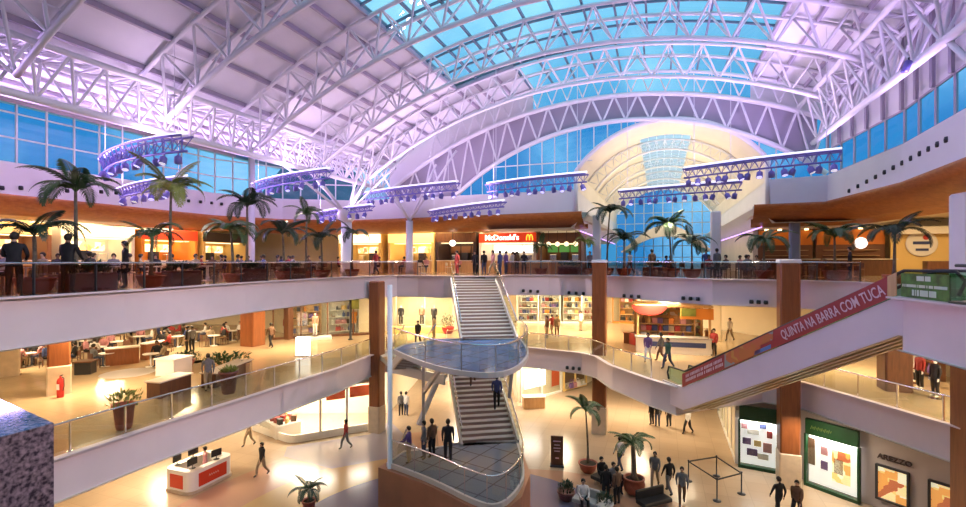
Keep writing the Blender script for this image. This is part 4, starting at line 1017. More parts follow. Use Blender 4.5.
def person(x, y, z, rz, pose, top, leg, lb, grp=None, skin='skin_a', sc=1.0):
    o = bpy.data.objects.new('person', HM[pose]); COL.objects.link(o); o.location = (x, y, z); o.rotation_euler = (0, 0, rz); o.scale = (sc, sc, sc)
    for i, m_ in enumerate((skin, 'cloth_'+top, 'cloth_'+leg)):
        o.material_slots[i].link = 'OBJECT'; o.material_slots[i].material = MATS[m_]
    h = bpy.data.objects.new('hair', HAIR); COL.objects.link(h); h.parent = o; h.location = (0, .012, 1.632 - (.36 if pose == 'sit' else 0))
    return tag(o, lb, 'person', grp)
def pp(px, py, z, rz, pose, top, leg, lb, grp=None, skin='skin_a', sc=1.0): q = at_h(px, py, z); return person(q.x, q.y, z, rz, pose, top, leg, lb, grp, skin, sc)
BK = 0.0; FRT = PI
q = hit(14, E2[1:9], .45); person(q[0], q[1], 10, .5, 'lean', 'black', 'black', 'person in black seen from behind at the far left railing', None, 'skin_a', 1.04)
q = hit(68, E2[1:9], .45); person(q[0], q[1], 10, .1, 'lean', 'black', 'cloth'[:0]+'black', 'person in black with arms folded beside the tall left palm', None, 'skin_b', 1.06)
for px, e, rz, ps_, tp, lg, lb in ((125, 1.6, 2.4, 'stand', 'black', 'black', 'person in black standing behind the railing left of the short palm'), (376, 2.4, 1.2, 'walk', 'red', 'jeans', 'person in red top walking right of the branching column'),
        (475, 4.0, 2.8, 'stand', 'black', 'black', 'person in black at the left end of the red restaurant sign'), (484, 3.0, .5, 'stand', 'black', 'jeans', 'person in black top at the head of the stairs'), (493, 2.2, 2, 'walk', 'pink', 'khaki', 'person in pink top at the head of the stairs'),
        (500, 1.6, 1, 'stand', 'blue', 'jeans', 'person in blue top at the head of the stairs'), (506, 1.8, -1, 'stand', 'purple', 'jeans', 'person in violet top at the head of the stairs'), (513, 3.4, .3, 'stand', 'white', 'khaki', 'person in white top under the red restaurant sign'),
        (517, 3.0, .6, 'stand', 'brown', 'black', 'person in brown top before the restaurant counter'), (524, 2.2, 3, 'walk', 'black', 'black', 'person in black striding right of the restaurant sign'), (457, 2.8, 2.2, 'stand', 'red', 'red', 'person dressed in red left of the stairs head'),
        (652, 1.0, .2, 'stand', 'brown', 'black', 'person in dark brown clothes at the corridor railing'), (590, 3.4, 2.5, 'stand', 'grey', 'black', 'person in grey by the left corner of the corridor mouth'), (630, 5, 2, 'walk', 'white', 'jeans', 'person in white top walking in the corridor mouth'),
        (706, 5.0, 2.6, 'walk', 'blue', 'khaki', 'person in blue top walking at right of the corridor mouth'), (717, 2.0, .3, 'stand', 'grey', 'black', 'person in grey top beside the right café tables'), (850, 2.4, 1, 'stand', 'black', 'jeans', 'person in black top before the right bar')):
    q = hit(px, E2[1:20], e); person(q[0], q[1], 10, rz, ps_, tp, lg, lb)
# middle level
for px, py, rz, ps_, tp, lg, lb in ((208, 391, .6, 'walk', 'grey', 'khaki', 'person in grey walking past the planters on the left middle level'), (187, 352, 2, 'stand', 'black', 'black', 'person in black among the far tables of the left middle level'), (192, 352, 1, 'stand', 'grey', 'black', 'person in dark grey beside the black-clad one on the left middle level'),
        (245, 344, 0, 'stand', 'black', 'jeans', 'person in black top near the orange timber column'), (271, 348, 1, 'walk', 'brown', 'black', 'person in brown walking before the clothes shop'), (418, 345, 2.9, 'walk', 'black', 'black', 'person in black walking before the shop with dark garments'), (434, 338, 1.2, 'stand', 'khaki', 'khaki', 'person in tan clothes at the shop with dark garments'),
        (547, 338, 2, 'stand', 'brown', 'khaki', 'person in brown top, left of three by the far middle shops'), (552, 336, .4, 'walk', 'red', 'khaki', 'person in red top, middle of three by the far middle shops'), (557, 337, 3, 'stand', 'khaki', 'brown', 'person in tan top, right of three by the far middle shops'),
        (581, 331, 2, 'stand', 'white', 'khaki', 'person in white left of the tall timber column on the middle level'), (668, 369, 2, 'walk', 'green', 'jeans', 'person in green top walking before the kiosk'), (661, 362, 1, 'walk', 'grey', 'brown', 'person in grey top walking before the kiosk'),
        (648, 362, 2.6, 'walk', 'purple', 'cloth'[:0]+'white', 'person in violet top and white trousers before the kiosk'), (714, 356, 2.2, 'stand', 'red', 'black', 'person in red top at the right end of the kiosk'), (730, 341, 2, 'walk', 'white', 'khaki', 'person in white walking behind the escalator foot')):
    pp(px, py, 5.0, rz, ps_, tp, lg, lb)
# ground level
for px, py, rz, ps_, tp, lg, lb, sk in ((262, 476, 2.6, 'walk', 'black', 'khaki', 'person in black top crossing the open floor near the red kiosk', 'skin_a'), (249, 446, 2.6, 'walk', 'khaki', 'khaki', 'person in tan clothes at the corner of the curved white shop', 'skin_a'), (346, 449, 2.2, 'walk', 'red', 'grey', 'person in red top walking before the curved white shop', 'skin_b'),
        (401, 416, .5, 'stand', 'grey', 'black', 'left one of two people behind the stair mast on the ground', 'skin_a'), (406, 416, -.5, 'stand', 'white', 'jeans', 'right one of two people behind the stair mast on the ground', 'skin_a'),
        (652, 425, .4, 'stand', 'black', 'black', 'person in black, leftmost of the group under the escalator foot', 'skin_a'), (657.5, 427, -.3, 'stand', 'black', 'jeans', 'person in black top and jeans in the group under the escalator foot', 'skin_b'), (669, 427, .2, 'stand', 'brown', 'black', 'person in brown top in the group under the escalator foot', 'skin_a'), (688, 434, 2, 'walk', 'white', 'black', 'person in white top and black trousers under the escalator', 'skin_a'),
        (655, 487, 2.6, 'walk', 'grey', 'khaki', 'person in grey walking past the stout court palm', 'skin_a'), (669, 494, .3, 'walk', 'black', 'grey', 'person in black top walking right of the stout court palm', 'skin_b'), (682, 505, 2.8, 'walk', 'grey', 'brown', 'person in grey top and brown trousers near the rope barrier', 'skin_a'),
        (779, 517, .2, 'walk', 'black', 'black', 'person in black before the green shops, left one', 'skin_a'), (797, 521, 2.2, 'walk', 'brown', 'black', 'person in brown before the green shops, right one', 'skin_a'), (620, 470, .4, 'walk', 'white', 'jeans', 'person in white top between the two court palms', 'skin_a')):
    pp(px, py, 0, rz, ps_, tp, lg, lb, None, sk)
# on the stairs
for px, py, rz, ps_, tp, lg, lb, sc in ((448, 462, .1, 'stand', 'black', 'black', 'tall person in black on the lower stair landing', 1.05), (432, 458, .8, 'stand', 'brown', 'black', 'person in brown top on the lower landing, next to the tall one', .98), (424, 459, 2.0, 'stand', 'grey', 'jeans', 'person in grey top on the lower landing', .95), (409, 463, 1.4, 'lean', 'purple', 'khaki', 'person in violet top leaning at the left end of the lower landing', .9)):
    pp(px, py, 2.5, rz, ps_, tp, lg, lb, None, 'skin_a', sc)
def on_flight(f, side, rz, ps_, tp, lg, lb):
    a = Vector((-.55, 26.9, 5)); b_ = Vector((.33, 22.3, 2.5)); k = int(f*15); p = a+(b_-a)*((k+.5)/15); person(p.x+side, p.y, a.z-(k+1)*2.5/15, rz, ps_, tp, lg, lb)
on_flight(.55, .75, 0, 'walk', 'blue', 'black', 'person in dark blue climbing the lower flight'); on_flight(.2, -.2, PI, 'walk', 'red', 'brown', 'person in red coming down the lower flight')
# ================================================================== SHOPS, COUNTERS, FURNITURE
def local(t): return t
def food_counter(x, y, z, rz, w, lb, panel, sign, signtext=None, front='cream_wall', h=3.5, menu='menu_lit'):
    t = thing('food_counter', lb, 'food counter', (x, y, z), rz)      # faces local -Y
    b = MB(); b.rbox((0, -1.5, .5), (w*.92, .7, 1.0), 0, .03); b.build('counter', front, t)
    b = MB(); b.rbox((0, -1.52, 1.03), (w*.95, .82, .06), 0, .01); b.build('counter_top', 'table_top', t)
    b = MB(); b.box((0, .8, h/2), (w, .08, h)); b.build('back_panel', panel, t)
    for sx in (-1, 1): b = MB(); b.rbox((sx*(w/2-.12), -.5, h/2), (.24, 2.6, h), 0, .02); b.build('side_wall', panel, t)
    b = MB(); b.rbox((0, -1.75, h-.45), (w, .12, .8), 0, .02); sg = b.build('sign_board', sign, t)
    n = 3
    for k in range(n):
        b = MB(); b.rbox(((k-(n-1)/2)*w*.27, .70, 2.05), (w*.24, .06, .62), 0, .01); b.build('menu_board', menu, t)
    b = MB(); b.box((0, -.6, h-.9), (w*.9, 1.0, .05)); b.build('ceiling_lamp', 'lamp_soft', t)
    for k in range(3):
        b = MB(); b.rbox(((k-1)*w*.26+.1, .35, 1.1), (.6, .5, .9 if k != 1 else 1.3), 0, .03); b.build('machine', 'chrome' if k != 1 else 'dark_metal', t)
    return t
mat('panel_orange', (.72, .26, .04), .5); mat('panel_yellow', (.85, .60, .22), .5); mat('panel_brown', (.22, .09, .04), .5); mat('panel_white', (.85, .82, .76), .5)
mat('sign_dark', (.05, .03, .03), .4); mat('sign_amber', (.9, .6, .2), .4, emit=(1, .62, .2), es=1.5); mat('sign_cream', (.95, .85, .6), .4, emit=(1, .83, .5), es=1.6); mat('sign_greenlit', (.1, .3, .08), .4, emit=(.1, .4, .08), es=.4)
TL = math.radians(-20.2)
rzL = TL + PI/2; 
for u, w, pn, sg, fr, lb in ((6.5, 4.6, 'panel_orange', 'sign_dark', 'wood_dark', 'orange food counter with dark sign, first along the left wall'), (11.6, 4.6, 'panel_yellow', 'sign_cream', 'cream_wall', 'yellow food counter with cream lit sign, second along the left wall'), (16.7, 4.6, 'panel_brown', 'sign_amber', 'wood_light', 'brown food counter with amber sign, third along the left wall'),
        (21.8, 4.6, 'panel_white', 'sign_cream', 'panel_white', 'white food counter brightly lit, fourth along the left wall'), (26.9, 4.6, 'panel_orange', 'sign_red', 'panel_white', 'orange food counter with red sign, fifth along the left wall'), (32.0, 4.6, 'panel_yellow', 'sign_dark', 'wood_light', 'yellow food counter with dark sign in the left far corner')):
    x, y = W(u, -37.8); food_counter(x, y, 10, TL-PI/2+PI, w, lb, pn, sg, None, fr)
x, y = W(39.6, -26.2); food_counter(x, y, 10, TL, 4.6, 'white lit food counter behind the branching columns', 'panel_yellow', 'sign_cream', None, 'panel_white')
x, y = W(39.9, -21.0); food_counter(x, y, 10, TL, 4.6, 'amber food counter with green plants left of the dark restaurant', 'panel_yellow', 'sign_amber', None, 'wood_light')
x, y = W(40.1, -16.7); dk = food_counter(x, y, 10, TL, 3.8, 'dark restaurant front with one white round lamp', 'sign_dark', 'wood_dark', None, 'wood_light', menu='panel_brown')
t = thing('globe_lamp', 'white round lamp hanging in the dark restaurant front', 'lamp', W3(38.2, -16.9, 12.55)); b = MB(); b.lathe((0, 0, 0), [(0, -.28), (.15, -.24), (.27, -.08), (.28, .05), (.2, .2), (0, .28)], 14); b.build('globe', 'sign_white', t, True); b = MB(); b.tube([(0, 0, .27), (0, 0, 1.35)], .02, 5); b.build('cord', 'black', t)
# red restaurant with white lettering
x, y = W(40.1, -12.0); mc = food_counter(x, y, 10, TL, 5.0, 'red signed burger restaurant counter at the far side of the upper level', 'panel_white', 'sign_red', None, 'wood_light', 3.4, 'sign_white')
tx = text_mesh('lettering', "McDonald's", .62, 'sign_white', mc, .015, 'CENTER', .012); tx.matrix_local = face_matrix((-.45, -1.83, 2.95), (1, 0, 0), (0, 0, 1)) @ Matrix.Diagonal((1.02, 1, 1, 1))
def arch_pts(cx): return [Vector((cx-.26+.26*math.sin(0)*0+.13*(1-math.cos(PI*i/8)), -1.84, 2.70+.48*math.sin(PI*i/8))) for i in range(9)]
b = MB(); b.tube(arch_pts(1.95), .045, 6); b.tube([p+Vector((.26, 0, 0)) for p in arch_pts(1.95)], .045, 6); b.build('yellow_arches_emblem', 'sign_yellow', mc, True)
x, y = W(39.8, -7.6); food_counter(x, y, 10, TL, 3.6, 'brown food counter with a row of round lamps right of the red restaurant', 'panel_brown', 'panel_brown', None, 'wood_light', 3.3, 'sign_greenlit')
for k in range(5):
    t = thing('globe_lamp', 'pale yellow round lamp in the row of five above the brown counter', 'lamp', W3(37.9, -9.1+.72*k, 12.35), 0, 'row of five round lamps'); b = MB(); b.lathe((0, 0, 0), [(0, -.2), (.14, -.14), (.2, 0), (.14, .14), (0, .2)], 12); b.build('globe', 'sign_cream', t, True); b = MB(); b.tube([(0, 0, .2), (0, 0, 1.3)], .015, 4); b.build('cord', 'black', t)
x, y = W(36.6, -9.2); t = thing('service_counter', 'light wood service block in front of the round lamps', 'counter', (x, y, 10), TL); b = MB(); b.rbox((0, 0, .5), (2.4, .8, 1.0), 0, .03); b.build('body', 'wood_light', t); b = MB(); b.rbox((0, 0, 1.03), (2.5, .9, .07), 0, .01); b.build('top', 'panel_white', t)
# right bar
mat('bar_orange', (.75, .22, .02), .5)
def rbar(u, v, w, lb, sign=None):
    x, y = W(u, v); t = thing('bar_counter', lb, 'bar', (x, y, 10), TL)
    b = MB(); b.box((0, 1.2, 1.7), (w, .1, 3.4)); b.build('back_wall', 'panel_brown', t)
    b = MB(); b.rbox((0, 1.08, 2.75), (w*.98, .14, 1.1), 0, .02); b.build('back_panel', 'bar_orange', t)
    for k in range(4):
        b = MB(); b.lathe(((k-1.5)*w*.24, .7, 3.35), [(.0, .08), (.12, .06), (.14, -.05), (0, -.06)], 10); b.build('downlight', 'lamp_warm', t)
    b = MB(); b.rbox((0, -.6, .55), (w*.94, .6, 1.1), 0, .03); b.build('counter', 'wood_dark', t); b = MB(); b.rbox((0, -.6, 1.13), (w*.98, .8, .06), 0, .01); b.build('counter_top', 'table_top', t)
    for zz in (1.4, 1.8): b = MB(); b.rbox((0, .95, zz), (w*.8, .3, .04), 0, .01); b.build('shelf', 'wood_light', t)
    return t
rbar(41.0, 8.9, 3.6, 'dark bar with orange lit back panel beside the corridor mouth'); rb2 = rbar(41.0, 13.0, 4.2, 'dark bar with orange lit back panel and white round sign on the right')
b = MB(); b.lathe((0, 0, 0), [(0, .03), (.36, .03), (.4, 0), (.36, -.03), (0, -.03)], 24); o = b.build('round_sign', 'sign_white', rb2); o.location = (.6, .92, 2.3); o.rotation_euler = (PI/2, 0, 0)
x, y = W(40.6, 18.0); t = thing('storefront', 'cream shop front with a round emblem at the far right of the upper level', 'shop front', (x, y, 10), TL)
b = MB(); b.box((0, 1.0, 1.7), (5.6, .1, 3.4)); b.build('back_wall', 'panel_yellow', t); b = MB(); b.rbox((0, .4, 3.1), (5.6, .5, .5), 0, .02); b.build('pelmet', 'panel_white', t)
b = MB(); b.lathe((0, 0, 0), [(0, .04), (.85, .04), (.9, 0), (.85, -.04), (0, -.04)], 28); e = b.build('emblem', 'panel_white', t); e.location = (-1.1, .85, 2.2); e.rotation_euler = (PI/2, 0, 0)
b = MB(); b.box((0, .05, .06), (1.0, .2, .05)); b.build('emblem_band', 'cloth_blue', e); b = MB(); b.box((0, -.42, .06), (.7, .16, .05)); b.build('emblem_band', 'cloth_blue', e); b = MB(); b.lathe((.22, .42, .06), [(0, .02), (.17, .02), (.18, 0)], 14); b.build('emblem_dot', 'red', e)
b = MB(); b.rbox((.3, -.3, .5), (3.4, .7, 1.0), 0, .03); b.build('counter', 'wood_dark', t)

# café tables and chairs of the food court
def chair_mesh(m):
    b = MB()
    for sx in (-1, 1):
        b.bar((sx*.19, -.19, 0), (sx*.18, -.17, .44), .03, .03); b.bar((sx*.19, .2, 0), (sx*.18, .19, .84), .03, .03)
    b.rbox((0, 0, .455), (.42, .42, .04), 0, .015); b.rbox((0, .2, .72), (.40, .03, .30), 0, .01)
    o = b.build('cafe_chair', m); d = o.data; bpy.data.objects.remove(o); return d
def table_mesh(m, rnd_=True):
    b = MB(); b.lathe((0, 0, 0), [(.26, 0), (.26, .02), (.04, .05), (.035, .70), (.12, .71), (.40, .715), (.41, .745), (0, .745)], 16)
    o = b.build('cafe_table', m); d = o.data; bpy.data.objects.remove(o); return d
CH = [chair_mesh('chair_brown'), chair_mesh('chair_cream')]; TB = [table_mesh('white_plain'), table_mesh('wood_light')]
def inst(name, d, x, y, z, rz, lb, cat, grp): o = bpy.data.objects.new(name, d); COL.objects.link(o); o.location = (x, y, z); o.rotation_euler = (0, 0, rz); return tag(o, lb, cat, grp)
rf = random.Random(17)
USED = []
def free(x, y, r, z): 
    for a, b_, c, zz in USED:
        if zz == z and math.hypot(a-x, b_-y) < r+c: return False
    USED.append((x, y, r, z)); return True
for o in list(COL.objects):
    if o.parent is None and o.get('category') in ('palm', 'planter', 'column', 'person', 'counter'): USED.append((o.location.x, o.location.y, .55 if o['category'] != 'planter' else .9, round(o.location.z)))
def seats(cells, z, grp, chairlb, tablelb, seatlb, ch=0, tb=0, occ=.5, tops=('white', 'grey', 'black', 'red', 'blue', 'khaki', 'pink', 'brown')):
    for x, y in cells:
        if not free(x, y, 1.0, z): continue
        inst('cafe_table', TB[tb], x, y, z, 0, tablelb, 'table', 'tables '+grp)
        a0 = rf.uniform(0, 1.5)
        for k in range(rf.choice((2, 3, 3, 4))):
            a = a0+k*PI/2; cx, cy = x+.66*math.cos(a), y+.66*math.sin(a)
            inst('cafe_chair', CH[ch], cx, cy, z, a-PI/2, chairlb, 'chair', 'chairs '+grp)
            if rf.random() < occ:
                tp = rf.choice(tops); dx, dy = cx+.03*math.cos(a), cy+.03*math.sin(a)
                person(dx, dy, z, a+PI/2, 'sit', tp, rf.choice(('jeans', 'black', 'khaki')), seatlb, 'diners '+grp, rf.choice(('skin_a', 'skin_a', 'skin_b')))
cells = [W(u+rf.uniform(-.3, .3), v+rf.uniform(-.3, .3)) for v in (-19.2, -22.0, -25.0, -28.0) for u in [9.5+2.9*i for i in range(8)]]
cells = [(x, y) for x, y in cells if not inside(x, y, E2) and not inside(x-0, y, [(a, b+1.2) for a, b in E2]) and hit(1, E2) is not None and (hit(483+F*x/y, E2[1:9]) or (0, 0))[1]+2.2 < y]
seats(cells, 10, 'in the left food court', 'brown café chair in the left upper food court', 'round café table in the left upper food court', 'seated diner among the tables of the left upper food court', 0, 0, .55)
cells = [W(u, v) for u in (35.6, 37.6) for v in (-26, -23.4, -20.8, -18.4, -16.4)]
cells = [c for c in cells if not inside(c[0], c[1], E2)]
seats(cells, 10, 'in front of the far counters', 'cream café chair in front of the far upper counters', 'round café table in front of the far upper counters', 'seated diner in front of the far upper counters', 1, 0, .5)
cells = [W(u+rf.uniform(-.2, .2), v) for v in (9.0, 11.6, 14.2, 16.8) for u in (22.0, 25.0, 28, 31, 34, 37)] + [W(u, v) for u in (32.5, 35.2) for v in (1.0, 3.2, 5.4)]
cells = [(x, y) for x, y in cells if not inside(x, y, E2) and (hit(483+F*x/y, E2[11:20]) or (0, 99))[1]+1.6 < y]
seats(cells, 10, 'on the right of the upper level', 'brown café chair near the right bars', 'wooden café table near the right bars', 'seated guest near the right bars', 0, 1, .45)

# ------------------------------------------------------------------ middle level, left: tables at the back, counters near the edge
cells = [(x+rf.uniform(-.3, .3), y+rf.uniform(-.3, .3)) for y in (27.2, 29.4, 31.6, 33.8, 36) for x in (-31, -28.6, -26.2, -23.8, -21.4, -19)] + [(-30, 24.5), (-33, 27), (-34, 30), (-27.5, 24.8)]
seats(cells, 5, 'at the back of the left middle level', 'cream café chair at the back of the left middle level', 'round café table at the back of the left middle level', 'seated guest at the back of the left middle level', 0, 0, .7)
def counter(a, c, w, h, lb, body, top, name='low_counter'):
    a = Vector(a); c = Vector(c); m_ = (a+c)/2; d = c-a; t = thing(name, lb, 'counter', (m_.x, m_.y, a.z), math.atan2(d.y, d.x))
    L = d.length; b = MB(); b.rbox((0, 0, h/2-.02), (L-.12, w-.14, h-.05), 0, .02); b.build('body', body, t); b = MB(); b.rbox((0, 0, h-.03), (L, w, .06), 0, .012); b.build('top', top, t); return t
counter(at_h(152, 399, 5), at_h(186, 388, 5), .85, .75, 'low dark counter with cream top, first behind the left middle railing', 'wood_dark', 'table_top')
counter(at_h(196, 394, 5)+Vector((0, .9, 0)), at_h(246, 375, 5)+Vector((-.3, .6, 0)), .85, .75, 'long dark counter with cream top left of the dark red tall planter', 'wood_dark', 'table_top')
counter(at_h(160, 380, 5)+Vector((-.3, .7, 0)), at_h(182, 374, 5)+Vector((-.3, .7, 0)), 1.3, .9, 'white service counter in the middle of the left middle level', 'panel_white', 'white_plain')
counter(at_h(104, 366, 5), at_h(140, 362, 5), .7, 1.0, 'brown wooden bar counter in front of the back tables', 'wood_column', 'table_top')
counter(at_h(142, 360, 5), at_h(158, 357, 5), .7, 1.0, 'shorter brown bar counter right of the brown wooden one', 'wood_column', 'white_plain')
counter(at_h(76, 374, 5), at_h(95, 373, 5), .8, .7, 'black upholstered box bench right of the square column', 'black', 'wood_dark', 'box_bench')
t = thing('exhibit_sign', 'white lit box sign at the corner of the left middle level', 'sign', at_h(303, 356, 5)); b = MB(); b.rbox((0, 0, .6), (.85, .3, 1.2), 0, .03); b.build('panel', 'sign_white', t); b = MB(); b.rbox((0, 0, .03), (1.0, .5, .06), 0, .01); b.build('foot', 'chrome', t)
b = MB(); p = at_h(128, 373, 5); b.lathe((0, 0, 0), [(0, .012), (1.2, .012), (1.25, 0)], 28); o = b.build('floor_mat', 'stone_grey_shelf'); o.location = p; tag(o, 'grey round mat on the cream floor of the left middle level', 'mat')
# fire extinguisher
p = Vector((-18.62, 21.15, 5.0)); t = thing('fire_extinguisher', 'red fire extinguisher standing against the square middle level column', 'extinguisher', p)
b = MB(); b.lathe((0, 0, 0), [(.12, 0), (.13, .03), (.13, .72), (.10, .80), (.04, .86), (.04, .92)], 14); b.build('cylinder', 'red', t, True); b = MB(); b.bar((-.02, 0, .93), (.14, -.03, .99), .03, .03); b.build('lever', 'black', t); b = MB(); b.tube([(.05, 0, .9), (.17, -.02, .85), (.19, -.03, .5), (.16, -.05, .3)], .018, 6); b.build('hose', 'black', t, True); b = MB(); b.bar((0, -.132, .35), (0, -.132, .6), .12, .01); b.build('instruction_plate', 'white_plain', t)

# ---- shop interiors: shelves with single goods
def goods_meshes():
    out = []
    b = MB(); b.rbox((0, 0, .12), (.26, .20, .24), 0, .02); b.rbox((0, 0, .25), (.28, .22, .05), 0, .01); out.append(('gift_box', b))
    b = MB(); b.rbox((0, 0, .13), (.34, .14, .26), 0, .04); b.tube([(-.1, 0, .26), (-.09, 0, .40), (0, 0, .45), (.09, 0, .40), (.1, 0, .26)], .014, 5); out.append(('handbag', b))
    b = MB(); b.lathe((0, 0, 0), [(.07, 0), (.08, .03), (.08, .20), (.03, .28), (.03, .36), (.04, .37)], 10); out.append(('bottle', b))
    b = MB(); b.prism([(-.13, -.05), (.05, -.045), (.15, -.03), (.15, .03), (.05, .045), (-.13, .05)], 0, .07); b.lathe((-.07, 0, .05), [(.05, 0), (.055, .16)], 8); out.append(('shoe', b))
    r = []
    for n, b in out: o = b.build(n, 'panel_white'); d = o.data; bpy.data.objects.remove(o); r.append((n, d))
    return r
GM = goods_meshes(); GCOL = ['panel_white', 'cloth_red', 'cloth_khaki', 'cloth_brown', 'black', 'cloth_pink', 'panel_orange', 'cloth_blue', 'panel_yellow', 'cloth_purple']
rg = random.Random(5)
def good(x, y, z, rz, lb, grp, kinds=(0, 1, 2, 3), s=1.3):
    n, d = GM[rg.choice(kinds)]; o = bpy.data.objects.new(n, d); COL.objects.link(o); o.location = (x, y, z); o.rotation_euler = (0, 0, rz); o.scale = (s, s, s)
    o.material_slots[0].link = 'OBJECT'; o.material_slots[0].material = MATS[rg.choice(GCOL)]
    return tag(o, lb.replace('*', n.replace('_', ' ')), n.replace('_', ' '), grp.replace('*', n.replace('_', ' ')))
def shelf(x, y, z, rz, w, h, n, lb, glb, m='panel_white', kinds=(0, 1, 2, 3), per=5):
    t = thing('display_shelf', lb, 'shelf', (x, y, z), rz); R = Matrix.Rotation(rz, 3, 'Z')   # faces local -Y
    b = MB(); b.box((0, .22, h/2), (w, .04, h)); b.build('back', m, t)
    for sx in (-1, 1): b = MB(); b.rbox((sx*w/2, 0, h/2), (.06, .46, h), 0, .01); b.build('side', m, t)
    for k in range(n):
        zz = .25+(h-.3)*k/n; b = MB(); b.rbox((0, 0, zz), (w, .44, .05), 0, .01); b.build('board', m, t)
        for j in range(per):
            if rg.random() < .12: continue
            p = R @ Vector(((j-(per-1)/2)*w*.9/per, -.02, zz+.026)); good(x+p.x, y+p.y, z+p.z, rz+rg.uniform(-.2, .2), glb, glb, kinds)
    return t
def mannequin(x, y, z, rz, lb, m, leg='panel_white'):
    t = thing('mannequin', lb, 'mannequin', (x, y, z), rz); b = MB(); b.lathe((0, 0, 0), [(.22, 0), (.22, .02), (.03, .03), (.03, .5)], 12); b.build('stand', 'chrome', t)
    o = bpy.data.objects.new('figure', HM['stand']); COL.objects.link(o); o.parent = t; o.location = (0, 0, .06)
    for i, q in enumerate(('white_plain', m, leg, 'white_plain')): o.material_slots[i].link = 'OBJECT'; o.material_slots[i].material = MATS[q]
    return t
def shop_front(a, c, z, h, lb, frame, header, hh=.7, bays=3, pane='glass_clear', depth=.18):
    a = Vector((a[0], a[1], z)); c = Vector((c[0], c[1], z)); d = c-a; L = d.length; t = thing('storefront', lb, 'shop front', a, math.atan2(d.y, d.x))
    b = MB(); b.rbox((L/2, 0, h-hh/2), (L, depth, hh), 0, .02); hd = b.build('header', header, t)
    for k in range(bays+1): b = MB(); b.rbox((L*k/bays, 0, (h-hh)/2), (.10, depth, h-hh), 0, .01); b.build('frame_post', frame, t)
    b = MB(); b.rbox((L/2, 0, .08), (L, depth, .16), 0, .01); b.build('plinth', frame, t)
    for k in range(bays): b = MB(); b.box((L*(k+.5)/bays, 0, (h-hh)/2+.08), (L/bays-.1, .02, h-hh-.16)); b.build('window_pane', pane, t)
    return t
# clothes shop, middle left
shop_front((-16.0, 36.6), (-8.6, 39.4), 5, 3.6, 'clothes shop front with dark frames on the left middle level', 'wood_dark', 'wood_column', .5, 4)
mannequin(-12.9, 36.9, 5.25, PI, 'mannequin in white shorts before the clothes shop', 'skin_a', 'white_plain'); mannequin(-15.4, 37.6, 5.0, PI, 'mannequin in dark red top inside the clothes shop', 'cloth_red', 'black'); mannequin(-10.6, 39.2, 5.0, PI, 'mannequin in orange top inside the clothes shop', 'panel_orange', 'cloth_jeans')
t = thing('display_podium', 'low white podium under the mannequin in white shorts', 'podium', (-12.9, 36.9, 5)); b = MB(); b.rbox((0, 0, .1), (2.4, 1.1, .2), .35, .02); b.build('body', 'panel_white', t)
shelf(-14.2, 38.3, 5, .4, 2.4, 2.6, 4, 'dark shelf inside the clothes shop, left', 'small * on the left shelf of the clothes shop', 'wood_light'); shelf(-11.5, 39.6, 5, .4, 2.4, 2.6, 4, 'light shelf inside the clothes shop, right', 'small * on the right shelf of the clothes shop', 'panel_white')
t = thing('lamp_post', 'thin dark post in front of the clothes shop', 'post', (-10.1, 36.6, 5)); b = MB(); b.lathe((0, 0, 0), [(.2, 0), (.2, .05), (.1, .1), (.1, 3.58)], 12); b.build('shaft', 'black', t, True); b = MB(); b.rbox((.35, 0, 2.8), (.6, .06, .9), 0, .01); b.build('pennant', 'frond_light', t)
# shop with dark garments, behind the bridge
shop_front((-7.4, 40.9), (-2.6, 41.4), 5, 3.6, 'cream shop front with dark garments left of the stairs on the middle level', 'panel_white', 'sign_cream', .6, 2)
for k, (px, lb, m1, m2) in enumerate(((401, 'dark coat on a stand, left in the cream shop window', 'black', 'black'), (422, 'dark brown coat on a stand, middle of the cream shop window', 'cloth_brown', 'black'), (434, 'dark dress on a stand, right in the cream shop window', 'black', 'black'))): mannequin((px-483)*40.2/F, 40.2, 5.55, PI, lb, m1, m2)
t = thing('display_podium', 'long pale podium under the dark coats', 'podium', (-5.4, 40.2, 5)); b = MB(); b.rbox((0, 0, .27), (4.6, 1.0, .54), .1, .02); b.build('body', 'panel_yellow', t)
planter(-2.9, 39.8, 5, 'round dark green bush beside the dark coats', 'bowl', .9, 'cloth_red', R=.6, H=1.3, fm='frond_dark', seed=81)
# far middle shops
shop_front((3.3, 46.6), (11.6, 46.3), 5, 3.6, 'long cream glazed shop front at the far side of the middle level', 'panel_white', 'panel_white', .6, 4)
for i, x in enumerate((4.4, 6.6, 8.8, 10.8)): shelf(x, 47.0, 5, 0, 1.9, 2.7, 4, 'white shelf %s in the far middle shop front' % ('first from left', 'second from left', 'third from left', 'last')[i], 'small * on a white shelf of the far middle shop', 'panel_white')
shop_front((12.6, 46.6), (18.8, 44.6), 5, 3.6, 'orange framed shop front at the far right of the middle level', 'panel_orange', 'panel_yellow', .6, 3)
shelf(14.2, 46.2, 5, -.3, 2.0, 2.7, 4, 'shelf behind the orange framed shop front, left', 'small * on the left shelf of the orange framed shop', 'wood_light'); shelf(17.0, 45.4, 5, -.3, 2.0, 2.7, 4, 'shelf behind the orange framed shop front, right', 'small * on the right shelf of the orange framed shop', 'wood_light')
